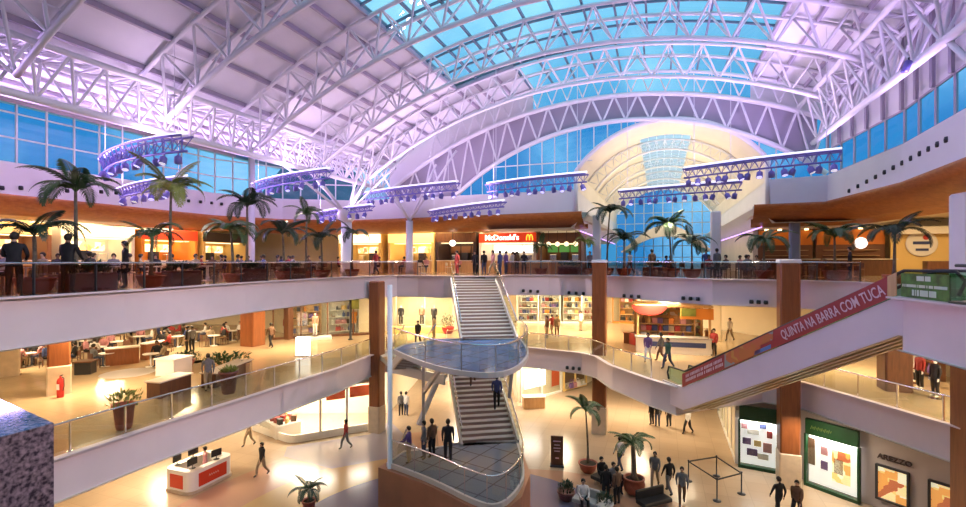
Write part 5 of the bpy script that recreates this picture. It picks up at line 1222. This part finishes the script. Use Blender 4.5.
# kiosk of the middle level
kc = at_h(680, 352, 5)
t = thing('market_kiosk', 'kiosk with red arched sign, white and blue counter and crowded shelves', 'kiosk', (kc.x-.3, kc.y+.8, 5), -.25)
b = MB(); b.rbox((0, -1.2, .5), (4.6, .8, 1.0), 0, .03); b.build('counter', 'panel_white', t); b = MB(); b.rbox((.2, -1.62, .62), (3.4, .05, .3), 0, .01); b.build('blue_band', 'cloth_blue', t); b = MB(); b.rbox((0, -1.2, 1.04), (4.8, .95, .08), 0, .01); b.build('counter_top', 'stone_grey_shelf', t)
for sx in (-2.2, 2.2):
    for sy in (-1.2, 1.6): b = MB(); b.rbox((sx, sy, 1.5), (.14, .14, 3.0), 0, .01); b.build('post', 'wood_light', t)
b = MB(); b.rbox((0, .2, 3.05), (4.8, 3.1, .12), 0, .02); b.build('roof', 'wood_light', t)
k = 14; b = MB(); P = [Vector((-2.4+1.1+1.1*math.cos(PI+PI*i/k)-.2, -1.4, 3.1+.7*math.sin(PI+PI*i/k)*.95)) for i in range(k+1)]; b.add(P+[p+Vector((0, .06, 0)) for p in P], [tuple(range(k+1)), tuple(range(2*k+1, k, -1))]+[(i, i+1, k+2+i, k+1+i) for i in range(k)]); b.build('red_arched_sign', 'banner_red', t)
b = MB(); b.rbox((1.4, -1.35, 2.6), (2.0, .08, .7), 0, .02); b.build('yellow_sign', 'panel_orange', t); b = MB(); b.rbox((.9, -1.42, 2.7), (.9, .05, .5), .0, .02); b.build('green_sign', 'frond_light', t)
b = MB(); b.box((0, 1.6, 1.5), (4.6, .06, 3.0)); b.build('back_wall', 'goods', t)
shelf(kc.x-.6, kc.y+.9, 5, -.25, 3.6, 2.3, 4, 'crowded shelf inside the market kiosk', 'small * on the shelf of the market kiosk', 'wood_light', (0, 2), 9)
counter(at_h(628, 345, 5)+Vector((0, 1, 0)), at_h(652, 347, 5)+Vector((0, 1, 0)), .8, .8, 'low red brown counter left of the market kiosk', 'wood_column', 'wood_column')
counter(at_h(712, 352, 5)+Vector((0, 1, 0)), at_h(722, 353, 5)+Vector((0, 1, 0)), .8, 1.3, 'tall red brown stand right of the market kiosk', 'wood_column', 'panel_brown')
# right middle shop
mannequin(20.3, 22.3, 5, PI/2, 'mannequin in red top behind the right middle railing', 'cloth_red', 'black'); mannequin(21.1, 23.6, 5, PI/2, 'mannequin in white top behind the right middle railing', 'cloth_white', 'black'); mannequin(19.7, 20.9, 5, PI/2, 'mannequin in black suit behind the right middle railing', 'black', 'black')
shelf(22.8, 20.2, 5, -PI/2, 2.2, 2.8, 4, 'dark wooden shelf of the right middle shop, nearest', 'small * on the nearest shelf of the right middle shop', 'wood_dark'); shelf(23.0, 25.0, 5, -PI/2-.2, 2.2, 2.8, 4, 'dark wooden shelf of the right middle shop, farther', 'small * on the farther shelf of the right middle shop', 'wood_dark')

# ------------------------------------------------------------------ ground level
# curved white shop on the left
gsA, gsB, gsC = at_h(252, 430, 0), at_h(290, 444, 0), at_h(371, 430, 0)
t = thing('storefront', 'bright white glazed shop with orange red panels below the left middle edge', 'shop front', gsB); I = -gsB
def bez(a, c, d, n=8): return [a*(1-i/n)**2+c*2*(i/n)*(1-i/n)+d*(i/n)**2 for i in range(n+1)]
ln = [gsA+(gsB-gsA)*.0, gsA+(gsB-gsA)*.7] + bez(gsA+(gsB-gsA)*.8, gsB, gsB+(gsC-gsB)*.12, 6) + [gsB+(gsC-gsB)*.5, gsC]
l2 = [(p.x+I.x, p.y+I.y) for p in ln]
b = MB(); b.sweep(l2, [(0, 0), (0, .45), (.12, .45), (.12, 0)]); b.build('plinth', 'panel_white', t); b = MB(); b.sweep(l2, [(.05, .45), (.05, 3.1)]); b.build('window_pane', 'glass_clear', t); b = MB(); b.sweep(l2, [(0, 3.1), (0, 3.6), (.12, 3.6), (.12, 3.1)]); b.build('header', 'panel_white', t)
for f in (.35, .68, 1.0): p = gsB+(gsC-gsB)*f+I; b = MB(); b.rbox((p.x, p.y+.1, 1.8), (.14, .14, 3.6), .3, .01); b.build('frame_post', 'panel_white', t)
mat('panel_redorange', (.60, .10, .03), .5)
for f0, f1 in ((.42, .66), (.72, .98)):
    p = gsB+(gsC-gsB)*f0+I; q = gsB+(gsC-gsB)*f1+I; b = MB(); b.bar(p+Vector((-.2, .75, 2.45)), q+Vector((-.2, .75, 2.45)), .08, .7); b.build('orange_panel', 'panel_redorange', t)
b = MB(); m_ = (gsA+gsC)/2+I+Vector((-1, 3, 0)); b.bar(gsA+I+Vector((-.5, 3.4, 1.8)), gsC+I+Vector((.3, 4.6, 1.8)), .1, 3.6); b.build('back_wall', 'panel_white', t)
t = thing('display_table', 'low white display table with small goods in the curved white shop', 'table', at_h(273, 438, 0)+Vector((-.2, 1.3, 0)), -.75); b = MB(); b.rbox((0, 0, .4), (3.0, 1.6, .8), 0, .05); b.build('body', 'panel_white', t)
R = Matrix.Rotation(-.75, 3, 'Z'); c0 = at_h(273, 438, 0)+Vector((-.2, 1.3, 0))
for i in range(6):
    for j in range(3):
        p = c0+R @ Vector((-1.2+.48*i, -.45+.45*j, .8)); good(p.x, p.y, .8, rg.uniform(0, 3), 'small * on the low display table of the curved white shop', 'small * on the low display table', (0, 1, 3))
# shops of the far ground level
shop_front((-5.4, 44.2), (2.2, 44.2), 0, 3.3, 'white glazed shop front at the far end behind the stairs on the ground', 'panel_white', 'panel_white', .6, 3)
for i, x in enumerate((-4.2, -1.6, 1.0)): shelf(x, 44.3, 0, 0, 2.0, 2.4, 3, 'shelf %s of the far ground shop behind the stairs' % ('left', 'centre', 'right')[i], 'small * on a shelf of the far ground shop', 'panel_white')
gA = Vector((2.7, 37.3, 0)); gB = Vector((9.2, 42.8, 0)); gd_ = (gB-gA).normalized(); gn_ = Vector((gd_.y, -gd_.x, 0))
def along(s, off=.15): p = gA+gd_*s+gn_*off; return p
a, c = along(.2), along(4.9); sf = shop_front((a.x, a.y), (c.x, c.y), 0, 3.3, 'bright shop window with white lit display right of the stairs on the ground', 'panel_white', 'panel_white', .5, 2)
ang = math.atan2(gd_.y, gd_.x)
for s0, s1, z0, z1, nm, m_ in ((.5, 2.9, .9, 2.3, 'lit_display', 'sign_white'), (3.7, 4.6, .6, 2.7, 'orange_panel', 'panel_redorange')):
    b = MB(); b.rbox(((s0+s1)/2, .10, (z0+z1)/2), (s1-s0, .05, z1-z0), 0, .01); b.build(nm, m_, sf)
a, c = along(5.3), along(8.3); sf = shop_front((a.x, a.y), (c.x, c.y), 0, 3.3, 'dark shop window with goods just left of the tall column on the ground', 'panel_yellow', 'panel_yellow', .7, 2)
b = MB(); b.rbox((1.5, .10, 1.55), (2.7, .05, 1.9), 0, .01); b.build('dark_backdrop', 'cloth_brown', sf)
for i in range(6): p = along(5.6+.45*i, .32); good(p.x, p.y, .16 if i % 2 else .16, ang, 'small * along the dark shop window on the ground', 'small * along the dark shop window', (1, 3), 1.6)
p = at_h(533, 408, 0); counter((p.x-.8, p.y, 0), (p.x+.9, p.y+.2, 0), .8, .9, 'small brown kiosk desk before the bright shop window', 'wood_light', 'panel_white'); 
# two green shops and the lettered shop on the right
mat('poster_back', (.9, .88, .9), .5, emit=(1, .97, .95), es=.75)
def green_shop(a, c, lb, script):
    dv = Vector((c[0]-a[0], c[1]-a[1])).normalized(); o_ = Vector((dv.y, -dv.x))*.28; a = (a[0]+o_.x, a[1]+o_.y); c = (c[0]+o_.x, c[1]+o_.y)
    t = shop_front(a, c, 0, 3.3, lb, 'green_sign', 'green_sign', .75, 1, 'glass_clear', .2); L = math.hypot(c[0]-a[0], c[1]-a[1])
    b = MB(); b.box((L/2, .16, 1.35), (L*.94, .03, 2.3)); b.build('lit_backdrop', 'poster_back', t)
    r = random.Random(len(lb)); b = MB(); x = L*.12
    while x < L*.5 and script:                 # unreadable script on the sign
        b.tube([(x, -.11, 2.85), (x+.05, -.11, 3.02), (x+.1, -.11, 2.88), (x+.14, -.11, 2.98)], .014, 4); x += .15
    if script: b.build('script_lettering', 'frond_light', t)
    return t, L
g1, L1_ = green_shop((13.85, 25.93), (15.4, 25.05), 'green framed shop window left of the right timber column', False)
g2, L2g = green_shop((16.12, 23.75), (17.25, 21.85), 'green framed shop window right of the right timber column', True)
def win_item(t, x, z, w, h, nm, m_): b = MB(); b.rbox((x, .12, z), (w, .04, h), 0, .01); b.build(nm, m_, t)
for x, z, w, h, m_ in ((.25, 2.2, .3, .3, 'cloth_pink'), (.65, 1.95, .55, .3, 'panel_white'), (1.1, 2.3, .32, .26, 'cloth_blue'), (1.4, 1.9, .26, .36, 'cloth_red'), (.35, 1.4, .4, .34, 'cloth_purple'), (.85, 1.35, .34, .3, 'panel_yellow'), (1.3, 1.2, .4, .5, 'cloth_pink'), (.6, .85, .5, .36, 'cloth_purple'), (1.1, .7, .5, .3, 'panel_white')): win_item(g1, x, z, w, h, 'display_card', m_)
for x, z, w, h, m_ in ((.2, 1.7, .3, 1.3, 'cloth_brown'), (.75, 1.9, .3, .4, 'cloth_pink'), (.75, 1.2, .3, .4, 'cloth_purple'), (1.45, 1.35, .75, 1.5, 'poster_orange'), (1.35, 1.35, .4, .7, 'wood_dark')): win_item(g2, x, z, w, h, 'display_card', m_)
# white glass side of the first green shop
t = shop_front((17.1, 34.8), (13.8, 26.1), 0, 3.3, 'white glazed side of the green shop under the escalator', 'panel_white', 'panel_white', .4, 5)
# lettered shop
aA = Vector((17.45, 21.65, 0)); aB = Vector((19.55, 18.05, 0)); aD = (aB-aA).normalized(); aN = Vector((aD.y, -aD.x, 0))
if aN.x > 0: aN = -aN
am = math.atan2(aD.y, aD.x)
t = thing('shop_sign', 'dark raised shop lettering AREZZO on the white wall', 'sign', aA+aD*.30+aN*.06+Vector((0, 0, 2.35)))
tx = text_mesh('lettering', 'AREZZO', .30, 'letter_dark', t, .03, 'LEFT', .006); tx.matrix_local = face_matrix((0, 0, 0), aD, (0, 0, 1)) @ Matrix.Diagonal((1.05, 1, 1, 1))
for s0, lb in ((.25, 'framed orange lit shop window under the dark lettering'), (2.05, 'second framed orange lit shop window, at the bottom right of the photo')):
    o0 = aA+aD*s0+aN*.02; t = thing('display_window', lb, 'shop window', (o0.x, o0.y, .45), am); w = 1.15
    fs = -1
    for (cx, cz, sx, sz) in ((w/2, .02, w, .09), (w/2, 1.5, w, .09), (.02, .75, .09, 1.55), (w-.02, .75, .09, 1.55)): b = MB(); b.rbox((cx, -.03, cz), (sx, .12, sz), 0, .01); b.build('frame', 'dark_metal', t)
    b = MB(); b.box((w/2, .0, .76), (w-.1, .02, 1.44)); b.build('lit_poster', 'poster_orange', t); b = MB(); b.box((w/2, -.05, .76), (w-.1, .012, 1.44)); b.build('window_pane', 'glass_clear', t)
# red and white kiosk
kx, ky = -14.1, 23.9; t = thing('promotion_kiosk', 'white rounded kiosk with red panels and black screens on the ground floor', 'kiosk', (kx, ky, 0), TL+PI/2); t.scale = (.82, .84, .9)
def rr(hx, hy, r, n=5): return [(sx*(hx-r)+r*math.cos(a0+PI/2*i/n), sy*(hy-r)+r*math.sin(a0+PI/2*i/n)) for sx, sy, a0 in ((1, 1, 0), (-1, 1, PI/2), (-1, -1, PI), (1, -1, 3*PI/2)) for i in range(n+1)]
b = MB(); b.sweep(rr(1.5, 1.05, .45), [(-.0, .14), (-.0, 1.18), (.38, 1.18), (.38, 1.12), (.30, 1.1), (.30, .14)], closed=True); b.build('body', 'white_plain', t); b = MB(); b.sweep(rr(1.56, 1.1, .48), [(0, 0), (0, .14), (.5, .14), (.5, 0)], closed=True); b.build('plinth', 'stone_base', t)
mat('kiosk_red', (.62, .045, .015), .4)
for c, s in (((0, -1.06, .62), (1.9, .04, .7)), ((0, 1.06, .62), (1.9, .04, .7)), ((-1.51, 0, .62), (.04, 1.0, .7)), ((1.51, 0, .62), (.04, 1.0, .7))): b = MB(); b.rbox(c, s, 0, .01); b.build('red_panel', 'kiosk_red', t)
b = MB()
for i in range(5): b.tube([(-.3+.14*i, -1.09, .62), (-.25+.14*i, -1.09, .70), (-.2+.14*i, -1.09, .60)], .012, 4)
b.build('script_lettering', 'white_plain', t)
for i, (x, y, rz) in enumerate(((-.9, .72, .2), (.2, .78, -.1), (-.95, -.55, PI), (.5, -.75, PI-.2))):
    p = Matrix.Rotation(TL+PI/2, 3, 'Z') @ Vector((x*.82, y*.84, 0)); m = thing('computer_screen', 'black computer screen on the red and white kiosk', 'screen', (kx+p.x, ky+p.y, 1.065), TL+PI/2+rz, 'kiosk screens')
    b = MB(); b.lathe((0, 0, 0), [(.14, 0), (.14, .015), (.02, .03), (.02, .16)], 10); b.build('stand', 'black', m); b = MB(); b.rbox((0, 0, .33), (.52, .04, .34), 0, .01); b.build('panel', 'black', m)
person(kx+.2, ky+.1, 0.0, 2.2, 'stand', 'pink', 'khaki', 'attendant in pink top inside the red and white kiosk')
# totem sign
p = at_h(557, 466, 0); t = thing('totem_sign', 'dark brown upright sign board with pale print on the court floor', 'sign', p, -.15); b = MB(); b.rbox((0, 0, .85), (.66, .12, 1.55), 0, .02); b.build('board', 'wood_dark', t); b = MB(); b.rbox((0, 0, .04), (.75, .4, .08), 0, .01); b.build('foot', 'dark_metal', t)
for k, (z, w) in enumerate(((1.35, .4), (1.15, .3), (.98, .38), (.82, .3), (.45, .18))): b = MB(); b.rbox((0, -.065, z), (w, .012, .05), 0, .004); b.build('print_line', 'letter_pink', t)
# rope barrier
c4 = [at_h(688.5, 481, 0), at_h(716.5, 476, 0), at_h(741.5, 494, 0), at_h(717, 501, 0)]
t = thing('belt_barrier', 'square belt barrier of four slim posts on the court floor', 'barrier', c4[0]); 
for p in c4:
    q = p-c4[0]; b = MB(); b.lathe(q, [(.18, 0), (.18, .03), (.03, .05), (.03, 1.0), (.045, 1.0), (.045, 1.06)], 12); b.build('post', 'dark_metal', t, True)
for i in range(4): b = MB(); b.bar(c4[i]-c4[0]+Vector((0, 0, .98)), c4[(i+1) % 4]-c4[0]+Vector((0, 0, .98)), .015, .07); b.build('belt', 'dark_metal', t)
# court seating
def bench(a, c, lb, m='black'):
    a = Vector(a); c = Vector(c); m_ = (a+c)/2; d = c-a; L = d.length; t = thing('bench', lb, 'bench', (m_.x, m_.y, 0), math.atan2(d.y, d.x))
    b = MB(); b.rbox((0, 0, .36), (L, .6, .16), 0, .04); b.build('seat', m, t); b = MB(); b.rbox((0, .28, .62), (L, .12, .4), 0, .04); b.build('backrest', m, t)
    for sx in (-1, 1): b = MB(); b.rbox((sx*(L/2-.25), 0, .14), (.1, .5, .28), 0, .01); b.build('leg', 'chrome', t)
    return t
bench(at_h(594, 482, 0), at_h(620, 494, 0), 'dark upholstered bench between the two court palms'); bench(at_h(574, 505, 0), at_h(598, 512, 0), 'grey upholstered bench at the bottom of the photo, left of the stout palm', 'stone_grey_shelf'); bench(at_h(640, 512, 0), at_h(668, 505, 0), 'dark upholstered bench right of the stout court palm')
for (px, py, rz, tp, lb) in ((601, 484, PI+.4, 'black', 'seated person in black on the bench between the court palms, left one'), (613, 490, PI+.4, 'grey', 'seated person in grey on the bench between the court palms, right one'), (583, 509, PI, 'white', 'seated person in white on the grey court bench')):
    q = at_h(px, py, 0); person(q.x, q.y-.05, 0.0, rz, 'sit', tp, 'black', lb)
for i, (px, py, lb) in enumerate(((606, 503, 'person in black bending at the court seating, left of the pair'), (617, 505, 'person in dark brown at the court seating, right of the pair'))): pp(px, py, 0, .5*i, 'stand', ('black', 'brown')[i], 'black', lb)
# ================================================================== LIGHT AND CAMERA
wd = bpy.data.worlds.new('World'); SC.world = wd; wd.use_nodes = True
N = wd.node_tree.nodes; L = wd.node_tree.links; bg = N['Background']
tc = N.new('ShaderNodeTexCoord'); sp = N.new('ShaderNodeSeparateXYZ'); r = N.new('ShaderNodeValToRGB')
r.color_ramp.elements[0].position = 0.0; r.color_ramp.elements[0].color = (.05, .30, .62, 1)
r.color_ramp.elements[1].position = .62; r.color_ramp.elements[1].color = (.62, 1.05, 1.25, 1)
e = r.color_ramp.elements.new(.25); e.color = (.05, .33, .70, 1)
cl = N.new('ShaderNodeTexNoise'); cl.inputs['Scale'].default_value = 3.0; cl.inputs['Detail'].default_value = 5
cr = N.new('ShaderNodeValToRGB'); cr.color_ramp.elements[0].position = .45; cr.color_ramp.elements[1].position = .62
mx = N.new('ShaderNodeMixRGB'); mx.inputs[2].default_value = (.95, 1.25, 1.4, 1)
ml = N.new('ShaderNodeMath'); ml.operation = 'MULTIPLY'; ml.inputs[1].default_value = .5
L.new(tc.outputs['Generated'], sp.inputs[0]); L.new(sp.outputs['Z'], r.inputs['Fac'])
L.new(tc.outputs['Generated'], cl.inputs['Vector']); L.new(cl.outputs['Fac'], cr.inputs['Fac']); L.new(cr.outputs['Color'], ml.inputs[0])
L.new(ml.outputs[0], mx.inputs[0]); L.new(r.outputs['Color'], mx.inputs[1]); L.new(mx.outputs[0], bg.inputs['Color'])
bg.inputs['Strength'].default_value = 1.0
def area(name, loc, size, power, col, target=None, up=False, rz=0.0, sy=None):
    l = bpy.data.lights.new(name, 'AREA'); l.energy = power; l.color = col; l.shape = 'RECTANGLE'; l.size = size; l.size_y = sy or size
    if name.startswith('uplight') or name == 'corridor_wash': l.spread = 1.9
    o = bpy.data.objects.new(name, l); COL.objects.link(o); o.location = loc
    if target is not None: o.rotation_euler = (Vector(target)-Vector(loc)).to_track_quat('-Z', 'Y').to_euler()
    else: o.rotation_euler = (PI if up else 0, 0, rz)
    return o
def point(name, loc, power, col, rad=.25):
    l = bpy.data.lights.new(name, 'POINT'); l.energy = power; l.color = col; l.shadow_soft_size = rad
    o = bpy.data.objects.new(name, l); COL.objects.link(o); o.location = loc; return o
WARM = (1, .70, .36); WARMW = (1, .82, .60); LIL = (.62, .42, 1.0); PINK = (.90, .64, 1.0)
TH = -math.radians(20.2)
# lilac uplighters on top of the bulkheads wash the vault
for u in (4, 12, 20, 28): area('uplight_left', W3(u, -29.5, 15.6), 5, 820, LIL, target=W3(u, -16, 22), sy=1.2)
for u in (6, 14, 22, 30): area('uplight_right', W3(u, 8.9, 15.4), 4, 340, LIL, target=W3(u, 2, 24), sy=.8)
area('uplight_gable', W3(34.0, -17, 16.2), 5, 60, (.5, .42, 1), target=W3(33.4, -15, 24), sy=.3)
# lamps carried by the hanging rigs: an added wash onto the vault, spots onto the court
for i, (m, d, L) in enumerate(RIGS):
    area('rig_uplight', m+Vector((0, 0, .35)), L*.8, 250, PINK, up=True, rz=math.atan2(d.y, d.x), sy=.3)
    l = bpy.data.lights.new('rig_spot', 'SPOT'); l.energy = 1500; l.color = (1, .82, .60); l.spot_size = math.radians(95); l.spot_blend = .7; l.shadow_soft_size = .2
    o = bpy.data.objects.new('rig_spot', l); COL.objects.link(o); o.location = m+Vector((0, 0, -1.0)); tgt = Vector((m.x*.55, m.y*.85, 0)); o.rotation_euler = (tgt-o.location).to_track_quat('-Z', 'Y').to_euler()
for p, tg in zip(TS, ((-13, 11, 9.3), (-12, 17, 9), (-9, 25, 9), (2, 33, 8.5))):  # light of the added truss spots, filling the left and far fascia
    l = bpy.data.lights.new('added_truss_spot', 'SPOT'); l.energy = 5200; l.color = (1, .80, .84); l.spot_size = math.radians(50); l.spot_blend = .8; l.shadow_soft_size = .15
    o = bpy.data.objects.new('added_truss_spot', l); COL.objects.link(o); o.location = p+Vector((-.2, .0, -.25)); o.rotation_euler = (Vector(tg)-o.location).to_track_quat('-Z', 'Y').to_euler()
# corridor: lamps on both ledges
for u in (38, 45, 53, 61):
    for v, tv in ((CV0-.0+.35, 4), (CV1-.35, -3)): area('corridor_wash', W3(u, v, 14.62), 4, 190, (1, .86, .66), target=W3(u, tv, 20), sy=.4)
# food court ceiling
for u in (6, 13, 20, 27): area('food_light', W3(u, -36, 13.8), 5, 420, WARM, rz=TH, sy=3)
for u, v in ((36, -26), (38.5, -19), (38.5, -12)): area('food_light', W3(u, v, 13.8), 4.5, 330, WARM, rz=TH, sy=3)
for u, v in ((37, 10), (37, 17), (29, 14), (21, 14), (13, 13.6)): area('food_light', W3(u, v, 13.8), 4, 300, WARM, rz=TH, sy=3)
# middle level
for p in ((-20, 15), (-18, 22), (-26, 26), (-20, 32), (-13, 33), (-5, 38.5), (1, 41), (8, 40), (14, 36), (11, 31), (19.5, 26), (20, 18), (20, 10), (-28, 36)):
    area('middle_light', (p[0], p[1], 8.5), 1.4, 520 if p[1] < 38 else 700, (1, .76, .46))
# ground level
for p in ((-18, 16), (-16, 24), (-12, 32.2), (-2, 39), (6, 36), (11, 34), (12.5, 30), (15, 21.8), (17, 15), (-20, 30)):
    area('ground_light', (p[0], p[1], 3.55), 1.2, 380 if p[0] < 12 else 130, (1, .80, .54))
for x, y, z, w in ((-10.6, 31.6, 3.4, 260), (-13.5, 32.6, 3.4, 220), (-8.2, 32.4, 3.4, 200), (3.6, 36.6, 3.2, 160), (-1.5, 42, 3.3, 260)): area('shop_light', (x, y, z), 1.6, w, (1, .92, .78))
for x, y, w in ((-12.5, 36.6, 160), (-5.2, 39.2, 160), (5, 45, 260), (9.5, 45, 260), (15.5, 44, 260)): area('shop_light', (x, y, 8.4), 1.6, w, (1, .84, .58))
for a, c in (((13.85, 25.93), (15.4, 25.05)), ((16.12, 23.75), (17.25, 21.85))):
    d = Vector((c[0]-a[0], c[1]-a[1])); L_ = d.length; d.normalize(); m = (Vector(a)+Vector(c))/2+Vector((d.y, -d.x))*.22
    area('shop_light', (m.x, m.y, 2.52), L_*.85, 70, (1, .95, .90), rz=math.atan2(d.y, d.x), sy=.08)
cam = bpy.data.cameras.new('Camera'); cam.sensor_width = 36; cam.lens = 36*F/966; cam.shift_y = 7.5/966; cam.clip_end = 1000; cam.clip_start = .05
co = bpy.data.objects.new('Camera', cam); COL.objects.link(co); co.location = (0, 0, EYE); co.rotation_euler = (PI/2, 0, 0); SC.camera = co
SC.view_settings.view_transform = 'Standard'; SC.view_settings.look = 'None'; SC.view_settings.gamma = 1; SC.view_settings.use_curve_mapping = False
SC.view_settings.exposure = 0.0
SC.cycles.use_denoising = True
SC.cycles.max_bounces = 8; SC.cycles.diffuse_bounces = 3; SC.cycles.glossy_bounces = 3; SC.cycles.transparent_max_bounces = 24
SC.cycles.caustics_reflective = False; SC.cycles.caustics_refractive = False
SC.cycles.sample_clamp_indirect = 6
